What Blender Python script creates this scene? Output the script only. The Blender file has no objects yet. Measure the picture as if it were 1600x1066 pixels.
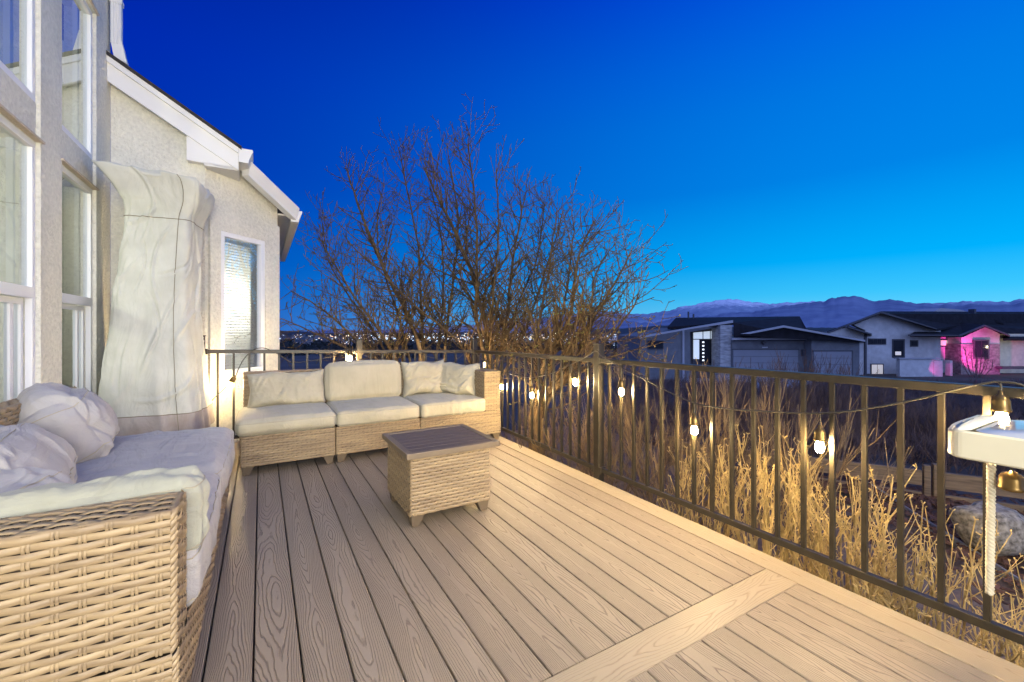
import bpy, bmesh, math, random
from mathutils import Vector, Matrix, noise
random.seed(7)
C = bpy.context.scene.collection
TH = math.radians(30.43)
CT, ST = math.cos(TH), math.sin(TH)
F, CX, HY, CAMZ = 667.0, 800.0, 516.0, 1.156
def W(u, v, z=0.0):                      # deck axes (u across the boards, v along them) to world
    return Vector((u*CT - v*ST, u*ST + v*CT, z))
def P(px, py, Y):                        # sight line at a surveyed depth
    return Vector(((px-CX)/F*Y, Y, CAMZ-(py-HY)*Y/F))
def PU(px, py, u):
    m = (px-CX)/F; Y = u/(m*CT+ST); return P(px, py, Y)
def PV(px, py, v):
    m = (px-CX)/F; Y = v/(-m*ST+CT); return P(px, py, Y)
def s2l(r, g, b):
    f = lambda c: (c/255/12.92) if c/255 <= .04045 else ((c/255+.055)/1.055)**2.4
    return (f(r), f(g), f(b), 1)

# ------------------------------------------------------------------ materials
def newmat(name):
    m = bpy.data.materials.new(name); m.use_nodes = True
    nt = m.node_tree; b = nt.nodes['Principled BSDF']
    return m, nt, b
def N(nt, t, **kw):
    n = nt.nodes.new(t)
    for k, v in kw.items(): setattr(n, k, v)
    return n
def mth(nt, op, a, b=None, c=None, clamp=False):
    n = nt.nodes.new('ShaderNodeMath'); n.operation = op; n.use_clamp = clamp
    for i, x in enumerate((a, b, c)):
        if x is None: continue
        if isinstance(x, (int, float)): n.inputs[i].default_value = x
        else: nt.links.new(x, n.inputs[i])
    return n.outputs[0]
def ramp(nt, fac, stops):
    r = nt.nodes.new('ShaderNodeValToRGB'); e = r.color_ramp.elements
    while len(e) < len(stops): e.new(.5)
    for x, (p, c) in zip(e, stops): x.position = p; x.color = c
    nt.links.new(fac, r.inputs[0]); return r.outputs[0]
def mat(name, col, rough=.6, var=.15, scale=6, bump=0, bscale=60, metal=0, spec=.5, col2=None, stretch=None, sheen=0, detail=4):
    m, nt, b = newmat(name)
    tc = N(nt, 'ShaderNodeTexCoord'); vec = tc.outputs['Object']
    if stretch:
        mp = N(nt, 'ShaderNodeMapping'); mp.inputs['Scale'].default_value = stretch
        nt.links.new(vec, mp.inputs[0]); vec = mp.outputs[0]
    n1 = N(nt, 'ShaderNodeTexNoise'); n1.inputs['Scale'].default_value = scale; n1.inputs['Detail'].default_value = detail
    nt.links.new(vec, n1.inputs['Vector'])
    c = Vector(col[:3]); c1 = col2 if col2 else tuple(c*(1-var)); c2 = tuple(c*(1+var)) if not col2 else col
    co = ramp(nt, n1.outputs[0], [(.3, (*c1[:3], 1)), (.7, (*c2[:3], 1))])
    nt.links.new(co, b.inputs['Base Color'])
    b.inputs['Roughness'].default_value = rough; b.inputs['Metallic'].default_value = metal
    b.inputs['Specular IOR Level'].default_value = spec
    if sheen: b.inputs['Sheen Weight'].default_value = sheen
    if bump:
        n2 = N(nt, 'ShaderNodeTexNoise'); n2.inputs['Scale'].default_value = bscale; n2.inputs['Detail'].default_value = 5
        nt.links.new(vec, n2.inputs['Vector'])
        bp = N(nt, 'ShaderNodeBump'); bp.inputs['Strength'].default_value = bump; bp.inputs['Distance'].default_value = .01
        nt.links.new(n2.outputs[0], bp.inputs['Height']); nt.links.new(bp.outputs[0], b.inputs['Normal'])
    return m
def emit(name, col, strength):
    m, nt, b = newmat(name)
    b.inputs['Base Color'].default_value = (*col[:3], 1); b.inputs['Emission Color'].default_value = (*col[:3], 1)
    b.inputs['Emission Strength'].default_value = strength; b.inputs['Roughness'].default_value = .4
    return m
def deck_mat(name, c_dark, c_light, c_line, bumpd=.0035):
    m, nt, b = newmat(name)
    uv = N(nt, 'ShaderNodeUVMap'); sp = N(nt, 'ShaderNodeSeparateXYZ'); nt.links.new(uv.outputs[0], sp.inputs[0])
    x, y = sp.outputs[0], sp.outputs[1]
    def noi(sx, sy, detail=2):
        cb = N(nt, 'ShaderNodeCombineXYZ'); nt.links.new(mth(nt, 'MULTIPLY', x, sx), cb.inputs[0]); nt.links.new(mth(nt, 'MULTIPLY', y, sy), cb.inputs[1])
        n = N(nt, 'ShaderNodeTexNoise'); n.inputs['Scale'].default_value = 1; n.inputs['Detail'].default_value = detail
        nt.links.new(cb.outputs[0], n.inputs['Vector']); return n.outputs[0]
    cen = mth(nt, 'MULTIPLY', mth(nt, 'SUBTRACT', noi(.5, 0), .5), 1.6)
    d = mth(nt, 'SUBTRACT', y, cen)
    q = mth(nt, 'MULTIPLY', mth(nt, 'POWER', mth(nt, 'ABSOLUTE', d), 1.45), mth(nt, 'ADD', mth(nt, 'MULTIPLY', noi(.17, 0, 0), 13.0), .5))
    f = mth(nt, 'ADD', mth(nt, 'ADD', q, mth(nt, 'MULTIPLY', noi(1.5, .35, 1), 15.0)), mth(nt, 'MULTIPLY', noi(11, 2.6, 2), 1.1))
    fr = mth(nt, 'FRACT', f)
    tri = mth(nt, 'ABSOLUTE', mth(nt, 'SUBTRACT', fr, .5))
    line = mth(nt, 'SUBTRACT', 1.0, mth(nt, 'DIVIDE', mth(nt, 'SUBTRACT', tri, .0), .17), clamp=True)
    fine = noi(30, 60, 3)
    rnd = noi(.21, 0, 0)
    tcd = N(nt, 'ShaderNodeTexCoord'); blot = N(nt, 'ShaderNodeTexNoise'); blot.inputs['Scale'].default_value = 3.2; blot.inputs['Detail'].default_value = 7; blot.inputs['Roughness'].default_value = .65
    nt.links.new(tcd.outputs['Object'], blot.inputs['Vector'])
    base = ramp(nt, mth(nt, 'ADD', mth(nt, 'ADD', mth(nt, 'MULTIPLY', rnd, .55), mth(nt, 'MULTIPLY', fine, .2)), mth(nt, 'MULTIPLY', mth(nt, 'SUBTRACT', blot.outputs[0], .38), .55)), [(.12, c_dark), (.72, c_light)])
    nt.links.new(mth(nt, 'ADD', mth(nt, 'MULTIPLY', blot.outputs[0], .35), .30), b.inputs['Roughness'])
    mx = N(nt, 'ShaderNodeMix', data_type='RGBA'); nt.links.new(mth(nt, 'MULTIPLY', line, .55), mx.inputs[0])
    nt.links.new(base, mx.inputs[6]); mx.inputs[7].default_value = c_line
    nt.links.new(mx.outputs[2], b.inputs['Base Color'])
    h = mth(nt, 'ADD', mth(nt, 'MULTIPLY', line, -1.0), mth(nt, 'MULTIPLY', fine, .3))
    bp = N(nt, 'ShaderNodeBump'); bp.inputs['Strength'].default_value = .8; bp.inputs['Distance'].default_value = bumpd
    nt.links.new(h, bp.inputs['Height']); nt.links.new(bp.outputs[0], b.inputs['Normal'])
    return m
def fabric(name, col, col2, wr=.35, wscale=(9, 3, 9)):
    m, nt, b = newmat(name)
    tc = N(nt, 'ShaderNodeTexCoord')
    mp = N(nt, 'ShaderNodeMapping'); mp.inputs['Scale'].default_value = wscale
    nt.links.new(tc.outputs['Object'], mp.inputs[0])
    n1 = N(nt, 'ShaderNodeTexNoise'); n1.inputs['Scale'].default_value = 1; n1.inputs['Detail'].default_value = 5; n1.inputs['Distortion'].default_value = 1.2
    nt.links.new(mp.outputs[0], n1.inputs['Vector'])
    n3 = N(nt, 'ShaderNodeTexNoise'); n3.inputs['Scale'].default_value = 4; n3.inputs['Detail'].default_value = 5
    nt.links.new(tc.outputs['Object'], n3.inputs['Vector'])
    nt.links.new(ramp(nt, n3.outputs[0], [(.3, col2), (.65, col)]), b.inputs['Base Color'])
    wv = N(nt, 'ShaderNodeTexNoise'); wv.inputs['Scale'].default_value = 700; wv.inputs['Detail'].default_value = 1
    nt.links.new(tc.outputs['Object'], wv.inputs['Vector'])
    h = mth(nt, 'ADD', n1.outputs[0], mth(nt, 'MULTIPLY', wv.outputs[0], .03))
    bp = N(nt, 'ShaderNodeBump'); bp.inputs['Strength'].default_value = wr; bp.inputs['Distance'].default_value = .03
    nt.links.new(h, bp.inputs['Height']); nt.links.new(bp.outputs[0], b.inputs['Normal'])
    b.inputs['Roughness'].default_value = .85; b.inputs['Specular IOR Level'].default_value = .25; b.inputs['Sheen Weight'].default_value = .15
    return m
def glass_mat(name, tint, refl=.35, rough=.0):
    m = bpy.data.materials.new(name); m.use_nodes = True; nt = m.node_tree; nt.nodes.clear()
    o = N(nt, 'ShaderNodeOutputMaterial'); mx = N(nt, 'ShaderNodeMixShader')
    t = N(nt, 'ShaderNodeBsdfTransparent'); t.inputs[0].default_value = tint
    g = N(nt, 'ShaderNodeBsdfGlossy'); g.inputs['Roughness'].default_value = rough; g.inputs[0].default_value = (.9, .95, 1, 1)
    fr = N(nt, 'ShaderNodeFresnel'); fr.inputs[0].default_value = 1.5
    fac = mth(nt, 'ADD', fr.outputs[0], refl, clamp=True)
    nt.links.new(fac, mx.inputs[0]); nt.links.new(t.outputs[0], mx.inputs[1]); nt.links.new(g.outputs[0], mx.inputs[2])
    nt.links.new(mx.outputs[0], o.inputs[0]); return m
def stucco_mat(name, col, bs=.55, sc=55):
    m, nt, b = newmat(name)
    tc = N(nt, 'ShaderNodeTexCoord'); vec = tc.outputs['Object']
    n1 = N(nt, 'ShaderNodeTexNoise'); n1.inputs['Scale'].default_value = 1.6; n1.inputs['Detail'].default_value = 6
    n2 = N(nt, 'ShaderNodeTexNoise'); n2.inputs['Scale'].default_value = sc; n2.inputs['Detail'].default_value = 4; n2.inputs['Roughness'].default_value = .6
    for n in (n1, n2): nt.links.new(vec, n.inputs['Vector'])
    c = Vector(col)
    f = mth(nt, 'ADD', mth(nt, 'MULTIPLY', n1.outputs[0], .5), mth(nt, 'MULTIPLY', n2.outputs[0], .5))
    nt.links.new(ramp(nt, f, [(.35, (*(c*.8), 1)), (.62, (*(c*1.08), 1))]), b.inputs['Base Color'])
    b.inputs['Roughness'].default_value = .9; b.inputs['Specular IOR Level'].default_value = .2
    bp = N(nt, 'ShaderNodeBump'); bp.inputs['Strength'].default_value = bs; bp.inputs['Distance'].default_value = .035
    nt.links.new(n2.outputs[0], bp.inputs['Height']); nt.links.new(bp.outputs[0], b.inputs['Normal'])
    return m
def leafless(name, col, col2, rough=.75):
    return mat(name, col, rough, col2=col2, scale=9, detail=3, spec=.3)

M = {}
M['deck'] = deck_mat('composite_board', (.26, .205, .15, 1), (.35, .285, .205, 1), (.10, .07, .05, 1))
M['deck_pale'] = deck_mat('pale_composite_board', (.31, .25, .17, 1), (.38, .31, .215, 1), (.22, .16, .10, 1), .0015)
M['stucco'] = stucco_mat('stucco', (.78, .755, .65), .7, 34)
M['white_trim'] = mat('white_trim', (.78, .76, .72), .45, .04, 3)
M['white_vinyl'] = mat('white_vinyl', (.82, .82, .82), .35, .02, 3)
M['shingle'] = mat('shingle', (.03, .026, .024), .9, .4, 30, .6, 40)
M['glass'] = glass_mat('window_glass', (.78, .86, .82, 1), .34)
M['glass_blind'] = glass_mat('bay_glass', (.9, .95, .95, 1), .36)
M['inner_wall'] = mat('inner_wall', (.40, .43, .33), .9, .12, 2, .2, 40)
M['room_floor'] = mat('room_floor', (.12, .08, .05), .6)
M['blind'] = mat('blind_slat', (.80, .78, .70), .5, .03)
M['cover'] = fabric('cover_fabric', (.63, .63, .55, 1), (.50, .50, .43, 1), .7, (7, 7, 2.2))
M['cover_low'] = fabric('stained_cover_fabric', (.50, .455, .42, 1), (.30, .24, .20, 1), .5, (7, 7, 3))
M['seam'] = mat('seam_thread', (.20, .17, .11), .8)
M['cushion'] = fabric('cushion_fabric', (.50, .455, .325, 1), (.41, .37, .26, 1), .5, (9, 2.2, 9))
M['cushion_grey'] = fabric('grey_cushion_fabric', (.42, .405, .39, 1), (.33, .315, .32, 1), .8, (3, 9, 7))
M['cushion_green'] = fabric('greenish_cushion_fabric', (.40, .40, .32, 1), (.32, .32, .26, 1), .7, (5, 5, 7))
M['piping'] = mat('piping_fabric', (.36, .325, .24), .8)
M['wicker'] = mat('resin_wicker', (.40, .295, .165), .42, .0, 1, .15, 150, col2=(.22, .155, .09), stretch=(3, 3, 48), detail=2)
M['wicker_core'] = mat('wicker_core', (.035, .024, .016), .9)
M['foot'] = mat('brown_plastic_foot', (.13, .095, .06), .5)
M['table_frame'] = mat('bronze_table_frame', (.20, .155, .105), .4, .08, 5, metal=.2)
M['table_slat'] = mat('dark_slat', (.105, .078, .066), .42, .3, 40, .12, 90, stretch=(1, 14, 1))
M['rail'] = mat('bronze_rail', (.034, .027, .017), .40, .22, 14, .06, 60, metal=.1)
M['cord'] = mat('black_cord', (.05, .042, .03), .55)
M['socket'] = mat('bronze_socket', (.16, .105, .04), .3, .1, metal=.8)
M['bulb'] = emit('lit_bulb', (1, .72, .34), 1250); M['bulb_bright'] = emit('bright_lit_bulb', (1, .72, .34), 2400)
M['bark'] = leafless('bark', (.40, .27, .12, 1), (.18, .115, .055, 1))
M['twig'] = leafless('twig', (.165, .105, .042, 1), (.065, .04, .02, 1))
M['bud'] = leafless('spring_bud', (.20, .20, .045, 1), (.11, .085, .03, 1))
M['gold_stem'] = leafless('golden_stem', (.62, .45, .18, 1), (.36, .24, .09, 1))
M['brown_stem'] = leafless('brown_stem', (.30, .205, .105, 1), (.10, .065, .042, 1))
M['dark_stem'] = leafless('dark_stem', (.15, .10, .085, 1), (.07, .048, .045, 1))
M['dry_wood'] = mat('weathered_timber', (.17, .115, .065), .8, .35, 5, .4, 40, stretch=(1, 12, 12))
M['mulch'] = mat('bark_mulch', (.085, .045, .03), .95, .6, 30, 1.0, 45, col2=(.02, .011, .009))
M['gravel'] = mat('dry_soil', (.19, .135, .10), .95, .3, 14, .8, 60, col2=(.12, .085, .065))
M['ground'] = mat('dry_hill_soil', (.085, .07, .06), 1, .4, .35, .6, 3, col2=(.04, .034, .03))
M['edging'] = mat('steel_edging', (.22, .23, .24), .5, .2, 8)
M['rock'] = mat('speckled_granite', (.36, .32, .26), .85, .0, 34, .9, 26, col2=(.08, .068, .05))
M['mountain'] = mat('mountain_rock', (.21, .20, .25), 1, .3, .0022, col2=(.13, .125, .17), detail=8)
M['valley'] = mat('valley_floor', (.022, .024, .03), 1, .5, .004)
# ------------------------------------------------------------------ mesh builder
class MB:
    def __init__(s): s.v = []; s.f = []; s.uv = []; s.hasuv = False
    def add(s, vs, fs, uvs=None):
        o = len(s.v); s.v += [tuple(x) for x in vs]
        for i, f in enumerate(fs):
            s.f.append(tuple(a+o for a in f)); s.uv.append(uvs[i] if uvs else None)
        if uvs: s.hasuv = True
        return s
    def box(s, x0, x1, y0, y1, z0, z1, M4=None, ch=0):
        if ch:
            bm = bmesh.new(); bmesh.ops.create_cube(bm, size=1)
            for v in bm.verts: v.co = Vector(((x0+x1)/2+v.co.x*(x1-x0), (y0+y1)/2+v.co.y*(y1-y0), (z0+z1)/2+v.co.z*(z1-z0)))
            bmesh.ops.bevel(bm, geom=bm.edges[:], offset=ch, segments=2, affect='EDGES', profile=.5)
            bm.verts.index_update()
            vs = [v.co.copy() for v in bm.verts]; fs = [[v.index for v in f.verts] for f in bm.faces]; bm.free()
        else:
            vs = [Vector(p) for p in ((x0,y0,z0),(x1,y0,z0),(x1,y1,z0),(x0,y1,z0),(x0,y0,z1),(x1,y0,z1),(x1,y1,z1),(x0,y1,z1))]
            fs = [(3,2,1,0),(4,5,6,7),(0,1,5,4),(1,2,6,5),(2,3,7,6),(3,0,4,7)]
        if M4: vs = [M4 @ v for v in vs]
        return s.add(vs, fs)
    def prism(s, front, back):
        n = len(front); vs = list(front)+list(back)
        fs = [tuple(range(n)), tuple(range(2*n-1, n-1, -1))]+[(i, i+n, (i+1) % n+n, (i+1) % n) for i in range(n)]
        return s.add(vs, fs)
    def tube(s, pts, r, n=6, cap=True):
        pts = [Vector(p) for p in pts]; k = len(pts)
        rs = r if isinstance(r, (list, tuple)) else [r]*k
        up = Vector((.13, .27, .95)); vs = []
        for i, p in enumerate(pts):
            t = (pts[min(i+1, k-1)]-pts[max(i-1, 0)])
            t = t.normalized() if t.length > 1e-9 else Vector((0, 0, 1))
            a = up - t*up.dot(t)
            if a.length < 1e-3: a = Vector((1, 0, 0)) - t*t.x
            a.normalize(); up = a; b = t.cross(a)
            for j in range(n):
                an = 2*math.pi*j/n; vs.append(p+(a*math.cos(an)+b*math.sin(an))*rs[i])
        fs = [(i*n+j, i*n+(j+1) % n, (i+1)*n+(j+1) % n, (i+1)*n+j) for i in range(k-1) for j in range(n)]
        if cap: fs += [tuple(range(n-1, -1, -1)), tuple((k-1)*n+j for j in range(n))]
        return s.add(vs, fs)
    def lathe(s, prof, c=(0, 0, 0), n=16):
        vs = []; c = Vector(c)
        for r, z in prof:
            for j in range(n):
                a = 2*math.pi*j/n; vs.append(c+Vector((r*math.cos(a), r*math.sin(a), z)))
        k = len(prof)
        fs = [(i*n+j, i*n+(j+1) % n, (i+1)*n+(j+1) % n, (i+1)*n+j) for i in range(k-1) for j in range(n)]
        fs += [tuple(range(n-1, -1, -1)), tuple((k-1)*n+j for j in range(n))]
        return s.add(vs, fs)
    def grid(s, rows, close=False):
        k = len(rows); n = len(rows[0]); vs = [p for r in rows for p in r]
        m = n if close else n-1
        return s.add(vs, [(i*n+j, i*n+(j+1) % n, (i+1)*n+(j+1) % n, (i+1)*n+j) for i in range(k-1) for j in range(m)])
    def xf(s, M4): s.v = [tuple(M4 @ Vector(p)) for p in s.v]; return s
    def build(s, name, m, parent=None, smooth=False, bevel=0, loc=None, auto=False):
        me = bpy.data.meshes.new(name); me.from_pydata(s.v, [], s.f)
        if s.hasuv:
            ul = me.uv_layers.new(name='UVMap'); k = 0
            for fi, f in enumerate(s.f):
                for j in range(len(f)):
                    if s.uv[fi]: ul.data[k].uv = s.uv[fi][j]
                    k += 1
        if smooth: me.polygons.foreach_set('use_smooth', [True]*len(me.polygons))
        me.materials.append(M[m] if isinstance(m, str) else m); me.update()
        o = bpy.data.objects.new(name, me); C.objects.link(o)
        if parent: o.parent = parent
        if loc is not None: o.location = loc
        if bevel:
            b = o.modifiers.new('bevel', 'BEVEL'); b.width = bevel; b.segments = 2; b.limit_method = 'ANGLE'
        return o
def tag(o, label=None, cat=None, group=None, kind=None):
    if label: o['label'] = label
    if cat: o['category'] = cat
    if group: o['group'] = group
    if kind: o['kind'] = kind
    return o
def thing(name, label, cat, loc=(0, 0, 0), rz=0, group=None):
    o = bpy.data.objects.new(name, None); C.objects.link(o); o.location = loc; o.rotation_euler = (0, 0, rz)
    o.empty_display_size = .1
    return tag(o, label, cat, group)
def fbm(p, o=4):
    return noise.fractal(Vector(p), 1.0, 2.0, o)

# ------------------------------------------------------------------ weave
STAKE = [.036]
def weave(mb, O, U, V, w, h, stake=None, row=.0195, sw=.0150, amp=.0040, seed=0):
    stake = stake or STAKE[0]
    U, V, O = Vector(U), Vector(V), Vector(O); Nn = U.cross(V)
    rows = max(2, round(h/row)); row = h/rows; ns = max(1, round(w/stake)); stake = w/ns; sub = 4
    sw = row*.93
    rng = random.Random(seed)
    for r in range(rows):
        vc = (r+.5)*row; vs = []; jit = rng.uniform(-.0007, .0007); tl = rng.uniform(-.0012, .0012)
        for k in range(ns*sub+1):
            s_ = k*stake/sub; of = amp*math.cos(math.pi*(s_/stake+.5+r)) + .0025
            cv = vc+jit+tl*(k/(ns*sub)-.5)+.0006*math.sin(k*.7+r)
            for a, bz in ((-.5, -.0018), (-.40, .0010), (.40, .0010), (.5, -.0018)):
                vs.append(O+U*s_+V*(cv+a*sw)+Nn*(of+bz))
        m = ns*sub+1
        mb.add(vs, [(k*4+j, (k+1)*4+j, (k+1)*4+j+1, k*4+j+1) for k in range(m-1) for j in range(3)])
    for j in range(ns):
        sc = (j+.5)*stake
        for dx in (-.0042, .0042):
            vs = []
            for r in range(rows*2+1):
                vv = r*row/2
                of = -amp*math.cos(math.pi*(sc/stake+.5+vv/row-.5))*.8 + .001
                for a, bz in ((-.5, -.001), (0, .0012), (.5, -.001)):
                    vs.append(O+U*(sc+dx+a*.0068)+V*vv+Nn*(of+bz))
            m = rows*2+1
            mb.add(vs, [(k*3+q, k*3+q+1, (k+1)*3+q+1, (k+1)*3+q) for k in range(m-1) for q in range(2)])
def corner_wrap(mb, c, d1, d2, h, r=.012, row=.0195):
    # strands passing round a vertical edge at c, from face with outward normal d1 to face with outward normal d2
    c, d1, d2 = Vector(c), Vector(d1), Vector(d2); rows = round(h/row); row = h/rows
    for k in range(rows):
        vs = []
        for q in range(6):
            a = q/5*math.pi/2; n = d1*math.cos(a)+d2*math.sin(a)
            z = (k+.5)*row+(q/5-.5)*row*.8
            for s_, bz in ((-.5, -.001), (-.25, .0025), (.25, .0025), (.5, -.001)):
                vs.append(c+n*(r+bz)+Vector((0, 0, z+s_*row*.95)))
        mb.add(vs, [(i*4+j, (i+1)*4+j, (i+1)*4+j+1, i*4+j+1) for i in range(5) for j in range(3)])
def weave_box(name, x0, x1, y0, y1, z0, z1, parent, faces='fblrt', seed=0):
    """woven box (local axes): f=-y b=+y l=-x r=+x t=top ; dark core behind the strands"""
    mb = MB(); g = .011
    if 'f' in faces: weave(mb, (x0+g, y0, z0), (1,0,0), (0,0,1), x1-x0-2*g, z1-z0, seed=seed)
    if 'b' in faces: weave(mb, (x1-g, y1, z0), (-1,0,0), (0,0,1), x1-x0-2*g, z1-z0, seed=seed+1)
    if 'l' in faces: weave(mb, (x0, y1-g, z0), (0,-1,0), (0,0,1), y1-y0-2*g, z1-z0, seed=seed+2)
    if 'r' in faces: weave(mb, (x1, y0+g, z0), (0,1,0), (0,0,1), y1-y0-2*g, z1-z0, seed=seed+3)
    if 't' in faces: 
        if x1-x0 >= y1-y0: weave(mb, (x0+g, y0+g, z1-.004), (1,0,0), (0,1,0), x1-x0-2*g, y1-y0-2*g, seed=seed+4)
        else: weave(mb, (x1-g, y0+g, z1-.004), (0,1,0), (-1,0,0), y1-y0-2*g, x1-x0-2*g, seed=seed+4)
    for cx, dx, cy, dy in ((x0+g, -1, y0+g, -1), (x1-g, 1, y0+g, -1), (x0+g, -1, y1-g, 1), (x1-g, 1, y1-g, 1)):
        if dx*dy > 0: corner_wrap(mb, (cx, cy, z0), (dx,0,0), (0,dy,0), z1-z0)
        else: corner_wrap(mb, (cx, cy, z0), (0,dy,0), (dx,0,0), z1-z0)
    if 't' in faces:
        for a, b in (((x0,y0),(x1,y0)),((x1,y0),(x1,y1)),((x1,y1),(x0,y1)),((x0,y1),(x0,y0))):
            ix = lambda p: Vector((p[0]+(g if p[0]==x0 else -g), p[1]+(g if p[1]==y0 else -g), z1-.009))
            A, B = ix(a), ix(b); n = max(3, int((B-A).length/.02))
            mb.tube([A.lerp(B, i/n) for i in range(n+1)], [.0105+.002*(i % 2) for i in range(n+1)], 8)
    o = mb.build(name, 'wicker', parent, smooth=True)
    k = MB().box(x0+.006, x1-.006, y0+.006, y1-.006, z0+.002, z1-.012)
    k.build('wicker_core', 'wicker_core', o)
    return o
def foot(parent, cx, cy, sx, sy, h=.075):
    # tapered block foot set in from a corner; sx, sy point towards the middle of the furniture
    w = .085
    top = [(cx, cy), (cx+sx*w, cy), (cx+sx*w, cy+sy*w), (cx, cy+sy*w)]
    bot = [(cx+sx*.008, cy+sy*.008), (cx+sx*w*.62, cy+sy*.008), (cx+sx*w*.62, cy+sy*w*.62), (cx+sx*.008, cy+sy*w*.62)]
    mb = MB().prism([Vector((x, y, h)) for x, y in top], [Vector((x, y, .004)) for x, y in bot])
    bm = bmesh.new()
    o = mb.build('leg', 'foot', parent, bevel=.003)
    bm.from_mesh(o.data); bmesh.ops.recalc_face_normals(bm, faces=bm.faces); bm.to_mesh(o.data); bm.free()
    return o

# ------------------------------------------------------------------ cushions
class Folds:
    """cloth creases: short bent ridges and valleys scattered over a flat (x, y) patch"""
    def __init__(s, seed, n, x0, x1, y0, y1, amp, w, ang=None, spread=180, L=(.15, .45)):
        r = random.Random(seed*31+5); s.l = []
        for _ in range(n):
            a = math.radians((ang if ang is not None else 0)+r.uniform(-spread, spread)); l = r.uniform(*L)/2
            cx, cy = r.uniform(x0, x1), r.uniform(y0, y1); ww = w*r.uniform(.6, 1.6)
            s.l.append((cx, cy, math.cos(a), math.sin(a), l, ww, amp*r.uniform(.5, 1.2)*(1 if r.random() < .62 else -1), r.uniform(-1.6, 1.6)))
    def __call__(s, x, y):
        t = 0
        for cx, cy, c, sn, l, w, A, bend in s.l:
            dx, dy = x-cx, y-cy; p = dx*c+dy*sn
            if abs(p) > l: continue
            q = -dx*sn+dy*c-bend*(p*p-l*l*.3)
            if abs(q) > w*3: continue
            tp = 1-(p/l)**2; u_ = q/w
            t += A*tp*math.exp(-abs(u_)**1.5) - A*.35*tp*math.exp(-(abs(u_)-1.6)**2)
        return t
def rounded_box(L, D, H, r=.05, n=26, crown=.02, wr=.006, wfreq=(6, 6), seed=0, sag=0, lines=0, folds=None):
    """soft cushion block centred on x, y; bottom at z=0"""
    mb = MB(); hx, hy, hz = L/2, D/2, H/2
    off = Vector((seed*13.7, seed*5.1, seed*9.3))
    def pt(a, b, c):
        p = Vector((a*hx, b*hy, c*hz)); q = Vector((max(-hx+r, min(hx-r, p.x)), max(-hy+r, min(hy-r, p.y)), max(-hz+r, min(hz-r, p.z))))
        d = p-q
        if d.length > 1e-9: p = q+d.normalized()*r
        nrm = d.normalized() if d.length > 1e-9 else Vector((0, 0, 1))
        p.z += crown*(1-a*a)*(1-b*b)*c
        p.x += crown*.5*(1-c*c)*a*(1-b*b); p.y += crown*.8*(1-c*c)*b*(1-a*a)
        w = fbm((p.x*wfreq[0]+off.x, p.y*wfreq[1]+off.y, p.z*5+off.z), 4)
        rd = 1-abs(noise.noise(Vector((p.x*wfreq[0]*1.7+off.y, p.y*wfreq[1]*1.7, p.z*3+off.x))))*2
        p += nrm*(w*wr*.6+max(0, rd)**3*wr*.5*lines+(folds(p.x, p.y+(p.z if c > 0 else -p.z)*.8) if folds else 0))
        p.z -= sag*math.exp(-((a)**2+(b+.1)**2)*3)*(c > 0)*c
        p.z += hz
        return p
    # cosine spaced parameters keep detail at the rim
    def par(i): t = -1+2*i/n; return t*(1.5-.5*t*t)
    for ax in range(3):
        for sg in (-1, 1):
            rows = []
            for i in range(n+1):
                row = []
                for j in range(n+1):
                    a, b = par(i), par(j)
                    row.append(pt(*((sg, a, b) if ax == 0 else (b, sg, a) if ax == 1 else (a, b, sg))))
                rows.append(row if sg > 0 else row[::-1])
            mb.grid(rows)
    mb.pt = pt
    return mb
def pillow(Wd, Ht, T, seed=0, n=64, wr=.012, pinch=.07, slump=0, nf=16, famp=.012, fw=.012, fang=None, fspread=180):
    """stuffed pillow standing in the xz plane, centred, bottom at z=0, thickness along y"""
    mb = MB(); off = seed*7.77; FO = {q: Folds(seed*3+q, nf, -Wd/2, Wd/2, -Ht/2, Ht/2, famp, fw, fang, fspread, (.12, .5*Wd)) for q in (-1, 1, 0)}
    def pt(a, b, sg):
        ea = (1-abs(a)**5); eb = (1-abs(b)**5)
        t = T/2*max(0, ea*eb)**.42*(1-.18*b)
        x = a*Wd/2*(1-pinch*(1-b*b)*(abs(a)**3)); z = b*Ht/2*(1-pinch*(1-a*a)*abs(b)**3*.8)
        edge = max(abs(a), abs(b))
        ang = math.atan2(b, a)
        gather = math.sin(ang*17+2.2*noise.noise(Vector((a*3+off, b*3, 1))))*.5*max(0, edge-.35)**1.2
        w = fbm((x*7+off, z*7+sg*3, off), 4)
        rd = max(0, 1-abs(noise.noise(Vector((x*6+z*4+off, z*5-x*2, sg*2.1+off))))*3)**2
        t += (w*wr*.8+gather*wr*.8+rd*wr*.25+FO[sg](x, z))*(.3+.7*max(0, ea*eb)**.3)
        z += w*.012*edge+.010*math.sin(a*5+off)*edge; x += fbm((z*5+off, 2, a), 3)*.012*edge
        t = max(t, .004) if edge < .999 else .004
        z -= slump*(a*a)*.5
        return Vector((x, sg*t, z+Ht/2))
    def par(i): t = -1+2*i/n; return t*(1.3-.3*t*t)
    for sg in (-1, 1):
        rows = [[pt(par(j), par(i), sg) for j in range(n+1)] for i in range(n+1)]
        mb.grid(rows if sg < 0 else [r[::-1] for r in rows])
    rim = [pt(par(j), -1, 0) for j in range(n+1)]+[pt(1, par(j), 0) for j in range(1, n+1)]+[pt(par(j), 1, 0) for j in range(n-1, -1, -1)]+[pt(-1, par(j), 0) for j in range(n-1, 0, -1)]
    return mb, rim
def weld(o, d=.0006):
    bm = bmesh.new(); bm.from_mesh(o.data); bmesh.ops.remove_doubles(bm, verts=bm.verts, dist=d)
    bmesh.ops.recalc_face_normals(bm, faces=bm.faces); bm.to_mesh(o.data); bm.free(); return o
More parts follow.
